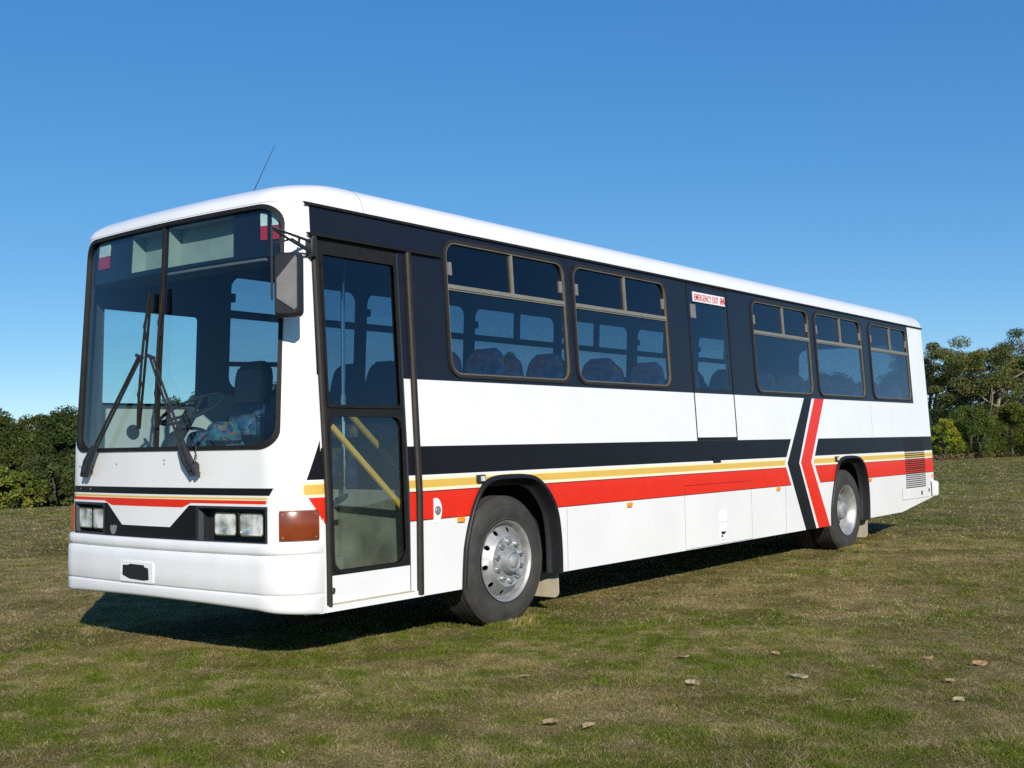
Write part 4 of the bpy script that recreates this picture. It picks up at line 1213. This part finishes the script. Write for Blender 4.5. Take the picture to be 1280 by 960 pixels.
def put_seat(x, y, dz_=0.0):
    global first
    if first:
        s = s0; ks = k0; first = False
    else:
        s = s0.copy(); COL.objects.link(s)
        for k in k0:
            c = k.copy(); COL.objects.link(c); c.parent = s
    s.parent = bus; s.location = (x, y, 1.0 + dz_)
for i in range(12):
    x = 2.22 + i * 0.805
    if x > 11.4: break
    if not (5.0 < x < 5.6): put_seat(x, 0.10)
for i in range(11):
    x = 2.55 + i * 0.805
    if x > 11.4: break
    put_seat(x, 1.52)
# driver's seat
mb = MB(); cushion(mb, 0.90, 1.36, 1.66, 2.18, 1.34, 1.50); mb.box(1.0, 1.3, 1.75, 2.1, 1.0, 1.36)
ds_ = mb.build('driver_seat', M['fabricblue'], bus)
mb = MB(); cushion(mb, 1.28, 1.40, 1.70, 2.16, 1.42, 1.72, 0.12); mb.build('backrest', M['fabricblue'], ds_)
mb = MB(); cushion(mb, 1.315, 1.42, 1.73, 2.13, 1.70, 2.05, 0.10, 0, 0.06); mb.build('headrest', M['plastic'], ds_)
mb = MB(); cushion(mb, 0.98, 1.3, 1.50, 1.62, 1.44, 1.60); cushion(mb, 0.80, 1.05, 1.62, 1.80, 1.40, 1.56); mb.build('armrest', M['fabricblue'], ds_)
# partition behind the driver and behind the door
mb = MB(); mb.box(1.49, 1.51, 1.45, 2.40, 1.0, 1.62); mb.build('partition', M['lining'], bus, smooth=False)
mb = MB(); mb.tube([(1.50, 1.45, 1.0), (1.50, 1.45, 2.88)], 0.017, 8); mb.tube([(1.5, 1.45, 2.0), (1.5, 2.38, 2.06)], 0.02, 8); mb.build('stanchion', M['plastic'], bus)
mb = MB(); mb.box(1.90, 1.92, 0.08, 0.75, 1.0, 1.55); mb.build('modesty_panel', M['lining'], bus, smooth=False)

# ------------------------------------------------------------------ fallen leaves
LEAVES = [(1.75, -1.70, .12, .3, 0, 'orange tan dry leaf nearest the front wheel among the larger leaves'), (1.56, -2.55, .15, -.1, 1, 'broad pale cream leaf lying in front of the bus side'),
          (2.49, -2.96, .14, .2, 0, 'orange tan leaf nearer the camera side of the two orange ones at right'), (1.07, -2.15, .11, .0, 1, 'pale grey tan leaf left of the broad cream leaf'),
          (1.15, -3.00, .11, .1, 2, 'curled brown leaf with a pale edge in the lower right grass'), (0.40, -2.62, .07, .4, 2, 'small brown leaf fragment low in the green patch'),
          (2.08, -2.77, .07, 1.0, 1, 'small whitish leaf above the green patch at right'), (2.46, -3.28, .11, -.2, 0, 'orange leaf farthest to the right'),
          (1.90, -3.28, .07, .5, 2, 'small dull brown leaf below the farthest right one'), (1.45, -3.46, .08, .1, 1, 'pale leaf in the green grass nearest the right corner'),
          (-0.07, -2.02, .12, .1, 2, 'long brown leaf nearest the bottom edge'), (-0.02, -2.20, .09, .8, 2, 'round light brown leaf beside the long brown leaf'),
          (0.74, -1.24, .08, .2, 2, 'small leaf on the brown grass left of the others'), (1.30, -1.30, .06, .6, 1, 'tiny pale leaf behind the orange tan leaf'),
          (2.15, -2.14, .07, .0, 2, 'small brown leaf on the dry strip behind the cream leaf')]
LC = [mat('orange_leaf', (0.33, 0.20, 0.09), .7, noise=.25, nscale=30), mat('pale_leaf', (0.30, 0.25, 0.14), .7, noise=.2, nscale=30), mat('brown_leaf', (0.27, 0.185, 0.10), .7, noise=.3, nscale=30)]
for x, y, s, a, m, lab in LEAVES:
    mb = MB(); L = []
    n = 9
    for i in range(n):
        t = i / (n - 1); w = 0.30 * math.sin(math.pi * min(1, t * 0.96 + .03)) ** .8 * (1.15 - .4 * t)
        w *= 1 + .25 * math.sin(t * 17 + x * 9) ; L.append([(-.5 + t, -w, .05 + .07 * math.sin(t * 3 + x)), (-.5 + t, -w * .5, .02 + .03 * t), (-.5 + t, .06 * math.sin(t * 4), .005 + .06 * t * t), (-.5 + t, w * .5, .03), (-.5 + t, w, .09 * (1 + math.sin(y * 5)) - .03 * t)])
    mb.loft(L, closed=False)
    mb.tube([(-.5, 0, .02), (-.72, .03, .06)], .012, 5)
    o = mb.build('fallen_leaf', LC[m])
    o.location = (x, y, float(terrain(np.array([x]), np.array([y]))[0]) + 0.012)
    o.scale = (s * .74, s * .74, s * 1.2); o.rotation_euler = (0.12, -.1, a + math.radians(-50) + random.uniform(-.5, .5))
    tag(o, lab, 'leaf', 'fallen leaves on the grass')

# ------------------------------------------------------------------ trees
bark = mat('pale_bark', (0.33, 0.265, 0.21), 0.85, noise=0.35, nscale=4)
darkbark = mat('dark_bark', (0.07, 0.055, 0.045), 0.9, noise=0.3, nscale=5)
leafm = attr_mat('tree_leaves', 0.65, trans=0.22)

def leaves_mesh(name, cen, rad, per, size, col, parent, colvar=0.3, up_bias=0.3, flat=0.75):
    """leaf-sized faces through clumps: cen (k,3), rad (k,)"""
    k = len(cen)
    n = k * per
    idx = np.repeat(np.arange(k), per)
    d = rng.normal(size=(n, 3)); d /= np.linalg.norm(d, axis=1)[:, None]
    rr = rng.random(n) ** 0.45
    p = cen[idx] + d * (rr * rad[idx])[:, None] * np.array((1, 1, flat))
    nrm = d * 0.5 + rng.normal(size=(n, 3)) * 0.7 + np.array((0, 0, up_bias))
    nrm /= np.linalg.norm(nrm, axis=1)[:, None]
    a = np.cross(nrm, rng.normal(size=(n, 3))); a /= np.linalg.norm(a, axis=1)[:, None]
    b = np.cross(nrm, a)
    s = size * rng.uniform(0.6, 1.4, n)
    q = np.stack([p - a * s[:, None], p + b * (s * .45)[:, None], p + a * s[:, None], p - b * (s * .45)[:, None]], 1)
    ctint = rng.uniform(1 - colvar, 1 + colvar, k)
    ch = rng.uniform(-1, 1, k)
    c = np.array(col)[None, :] * (ctint[idx] * rng.uniform(0.7, 1.3, n))[:, None]
    c[:, 0] *= 1 + 0.18 * ch[idx]
    ob = np_mesh(name, q.reshape(-1, 3), np.arange(4 * n).reshape(-1, 4), leafm, np.repeat(c, 4, 0))
    ob.parent = parent
    return ob

def gum_tree(x, y, h, r, label, col, seed, group):
    rs = np.random.default_rng(seed)
    z0 = float(terrain(np.array([x]), np.array([y]))[0])
    col = tuple(2.05 * c * k for c, k in zip(col, (1.05, 1.0, .9)))
    t = empty('gum_tree', (x, y, z0)); tag(t, label, 'tree', group)
    mb = MB(); tips = []
    nst = 3
    for s in range(nst):
        a = rs.uniform(0, 6.28); lean = rs.uniform(.12, .34) * r
        p = [Vector((rs.uniform(-.15, .15), rs.uniform(-.15, .15), 0))]
        for k in range(1, 5):
            f = k / 4
            p.append(Vector((math.cos(a) * lean * f * 1.6 + rs.normal() * .10, math.sin(a) * lean * f * 1.6 + rs.normal() * .10, h * .62 * f)))
        r0 = 0.025 * h
        mb.tube(p, [r0, r0 * .8, r0 * .65, r0 * .5, r0 * .32], 7)
        for b in range(6):
            q = lerp(p[2 + (b % 3)], p[min(4, 3 + (b % 3))], rs.uniform(0, .9)); ba = rs.uniform(0, 6.28); L = rs.uniform(.45, .95) * r
            e = q + Vector((math.cos(ba) * L, math.sin(ba) * L, rs.uniform(.10, .30) * h))
            m_ = lerp(q, e, .5) + Vector((rs.normal() * .12, rs.normal() * .12, -.05 * h * .5))
            mb.tube([q, m_, e], [r0 * .38, r0 * .26, r0 * .12], 5)
            tips.append(e)
            tips.append(lerp(m_, e, .5) + Vector((rs.normal() * .3, rs.normal() * .3, rs.uniform(.1, .4))))
    for i in range(34):   # upper crown
        ba = rs.uniform(0, 6.28); L = math.sqrt(rs.random()) * r * .95
        tips.append(Vector((math.cos(ba) * L, math.sin(ba) * L, h * (.97 - .20 * (L / r) ** 2) - rs.uniform(0, .48) * h)))
    mb.build('trunk', bark, t)
    cen = np.array([tuple(p) for p in tips]); cen[:, 2] = np.minimum(cen[:, 2], h * .95)
    leaves_mesh('crown', cen, rs.uniform(.12, .24, len(cen)) * r * 1.25, 520, 0.066, col, t, 0.3, 0.4, 0.55)

def bushy(x, y, h, r, label, col, seed, name, cat, group, conif=0.4, size=0.09, per=150, clumps=60, base=0.0):
    rs = np.random.default_rng(seed)
    z0 = float(terrain(np.array([x]), np.array([y]))[0])
    col = tuple((1.15 if name == 'conifer' else 1.5) * c for c in col)
    t = empty(name, (x, y, z0)); tag(t, label, cat, group)
    mb = MB(); r0 = 0.02 * h + .015
    mb.tube([(0, 0, -.1), (rs.normal() * .05, rs.normal() * .05, h * .5), (rs.normal() * .08, rs.normal() * .08, h * .92)], [r0, r0 * .7, r0 * .2], 7)
    for b in range(7):
        a = rs.uniform(0, 6.28); z = h * rs.uniform(.15, .75); L = r * (1 - z / h * conif) * .8
        mb.tube([(0, 0, z), (math.cos(a) * L * .6, math.sin(a) * L * .6, z + .10 * h), (math.cos(a) * L, math.sin(a) * L, z + .13 * h)], [r0 * .4, r0 * .25, r0 * .1], 5)
    mb.build('trunk' if cat == 'tree' else 'stem', darkbark, t)
    f = rs.random(clumps) ** 0.85
    a = rs.uniform(0, 6.28, clumps)
    prof = np.where(f < .25, .72 + f * 1.1, 1.0) * (1 - conif * f) * np.sqrt(np.clip(1.04 - f ** 3.2, 0, 1))
    rad = r * prof * (0.55 + 0.45 * rs.random(clumps) ** .5)
    cen = np.stack([np.cos(a) * rad, np.sin(a) * rad, base + h * (.06 + .88 * f)], 1)
    cr = rs.uniform(.13, .32, clumps) * r * (1 - .35 * f * conif * 1.5)
    leaves_mesh('crown' if cat == 'tree' else 'foliage', cen, cr, per, size, col, t, 0.35, 0.35, 0.9)

def at(dirx, diry, d): return CAM[0] + dirx * d, CAM[1] + diry * d
G1 = 'gum trees at the right edge of the field'
gum_tree(*at(0.952, 0.306, 84), 8.9, 3.0, 'gum tree half hidden behind the back of the bus', (0.068, 0.072, 0.022), 3, G1)
gum_tree(*at(0.9635, 0.2675, 80), 8.0, 3.3, 'tall gum tree with pale forked trunks right of the bus', (0.060, 0.068, 0.022), 5, G1)
gum_tree(*at(0.9745, 0.224, 86), 9.0, 3.6, 'tall gum tree cut by the right edge of the photo', (0.056, 0.066, 0.021), 8, G1)
gum_tree(*at(0.944, 0.33, 92), 8.2, 3.2, 'gum tree wholly behind the rear windows of the bus', (0.058, 0.064, 0.02), 12, G1)
G2 = 'bushes under the gum trees'
bushy(*at(0.9555, 0.295, 70), 2.4, 1.0, 'bright yellow green bush just behind the bus tail', (0.150, 0.165, 0.018), 21, 'bush', 'bush', G2, .35, .048, 228, 40)
bushy(*at(0.9610, 0.2766, 73), 3.1, 2.1, 'dark green rounded bush right of the bright yellow green one', (0.058, 0.078, 0.016), 22, 'bush', 'bush', G2, .3, .048, 304, 70)
bushy(*at(0.9690, 0.247, 75), 3.2, 2.0, 'olive green bush at the right edge beneath the pale trunks', (0.080, 0.092, 0.016), 23, 'bush', 'bush', G2, .3, .048, 304, 70)
bushy(*at(0.9780, 0.209, 78), 3.2, 2.2, 'green bush outside the right edge of the photo', (0.070, 0.085, 0.016), 24, 'bush', 'bush', G2, .3, .048, 266, 60)
bushy(*at(0.9655, 0.2605, 80), 3.6, 2.6, 'deep green bush behind the olive one', (0.040, 0.055, 0.014), 25, 'bush', 'bush', G2, .25, .048, 304, 70)  # deeper green than the other bushes
bushy(*at(0.9480, 0.318, 76), 3.4, 2.4, 'dark bush wholly behind the back of the bus', (0.05, 0.065, 0.015), 26, 'bush', 'bush', G2, .25, .048, 266, 60)
bushy(*at(0.9665, 0.2565, 98), 5.2, 4.6, 'dark spreading tree behind the pale gum trunks', (0.036, 0.046, 0.014), 27, 'shade_tree', 'tree', G1, .15, .08, 300, 90)  # spreading trees with darker leaf colour than the gums
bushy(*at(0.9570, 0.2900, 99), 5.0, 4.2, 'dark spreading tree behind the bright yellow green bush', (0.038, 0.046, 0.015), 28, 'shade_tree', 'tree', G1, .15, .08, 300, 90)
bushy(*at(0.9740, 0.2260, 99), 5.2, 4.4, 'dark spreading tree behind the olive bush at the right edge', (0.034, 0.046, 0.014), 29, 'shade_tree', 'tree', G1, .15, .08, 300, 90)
# low dry scrub along the field edge
n = 260
tt = rng.uniform(62, 88, n)
xx = rng.uniform(58, 92, n); yy = crest(xx) + rng.uniform(0.1, 1.8, n) + 0.3
cen = np.stack([xx, yy, terrain(xx, yy) + 0.12], 1)
hold = empty('scrub', (0, 0, 0))
sc_o = leaves_mesh('scrub', cen, rng.uniform(.18, .42, n), 60, 0.08, (0.16, 0.115, 0.062), None, .35, .2, .6)
bpy.data.objects.remove(hold)
tag(sc_o, 'low brown dry scrub along the far edge of the field', 'scrub', kind='stuff')
# left: dense dark conifers below the crest of the field
G3 = 'dark conifers beyond the field'
CON = [(0.440, 0.898, 46, 5.0, 2.3, 'dark conifer at the left edge of the photo', 0), (0.470, 0.883, 52, 5.9, 2.2, 'dark conifer with a rounded top second from the left edge', 1), (0.492, 0.871, 47, 5.1, 2.1, 'olive dark conifer midway between the left edge and the bus', 2),
       (0.512, 0.859, 45, 4.75, 2.0, 'dark conifer whose top stands just left of the bus front', 1), (0.531, 0.847, 50, 5.6, 2.2, 'dark conifer seen through the left end of the windscreen', 0), (0.556, 0.831, 48, 5.0, 2.0, 'conifer seen through the driver side window, left one', 2),
       (0.580, 0.815, 50, 5.9, 2.1, 'taller conifer seen through the driver side window behind the wipers', 1), (0.602, 0.798, 48, 5.6, 2.0, 'conifer seen through the windscreen above the steering wheel', 2), (0.640, 0.768, 52, 6.0, 2.3, 'conifer behind the driver seat seen through the windscreen', 0),
       (0.655, 0.756, 50, 6.3, 2.0, 'conifer seen through the right end of the windscreen', 1), (0.700, 0.714, 54, 5.9, 2.3, 'conifer seen through the glass of the passenger door', 2), (0.745, 0.667, 55, 5.4, 2.3, 'low conifer hidden behind the wall beside the door', 0),
       (0.7875, 0.6163, 56, 7.6, 1.3, 'slender conifer standing up between the seats in the first side window', 1), (0.455, 0.890, 80, 7.6, 3.6, 'distant rounded dark tree on the left skyline', 0), (0.424, 0.906, 58, 5.4, 2.6, 'dark conifer outside the left edge of the photo', 2),
       (0.910, 0.414, 95, 8.2, 4.5, 'broad dark tree seen through the third side window', 2), (0.926, 0.377, 92, 8.6, 4.2, 'broad olive tree seen through the fourth side window', 0)]
CC = [(0.034, 0.048, 0.016), (0.045, 0.060, 0.017), (0.058, 0.072, 0.018)]
for i, (dx, dy, d, h, r, lab, c) in enumerate(CON):
    bushy(*at(dx, dy, d), h, r, lab, CC[c], 40 + i, 'conifer', 'tree', G3, .5 if r < 3 else .3, .055 if d < 70 else .11, 330, 100)
G4 = 'low bushes along the field edge'
bushy(*at(0.462, 0.887, 30.5), 1.05, 0.75, 'bright olive green bush at the left edge on the grass line', (0.105, 0.115, 0.020), 61, 'bush', 'bush', G4, .2, .05, 110, 50)
bushy(*at(0.482, 0.876, 31.0), 0.95, 0.65, 'lower olive bush right of the bright one at the left edge', (0.085, 0.098, 0.018), 62, 'bush', 'bush', G4, .2, .05, 110, 40)
bushy(*at(0.505, 0.863, 31.5), 1.1, 0.6, 'dark shrub on the grass line just left of the bus front', (0.045, 0.060, 0.018), 63, 'bush', 'bush', G4, .2, .05, 110, 40)
bushy(*at(0.494, 0.869, 33), 1.5, 0.7, 'dark green sapling standing between the bush and the bus front', (0.040, 0.052, 0.017), 64, 'bush', 'bush', G4, .3, .05, 120, 50)
bushy(*at(0.520, 0.854, 33), 1.4, 0.8, 'dark shrub partly hidden by the front of the bus', (0.040, 0.052, 0.017), 65, 'bush', 'bush', G4, .3, .05, 120, 50)
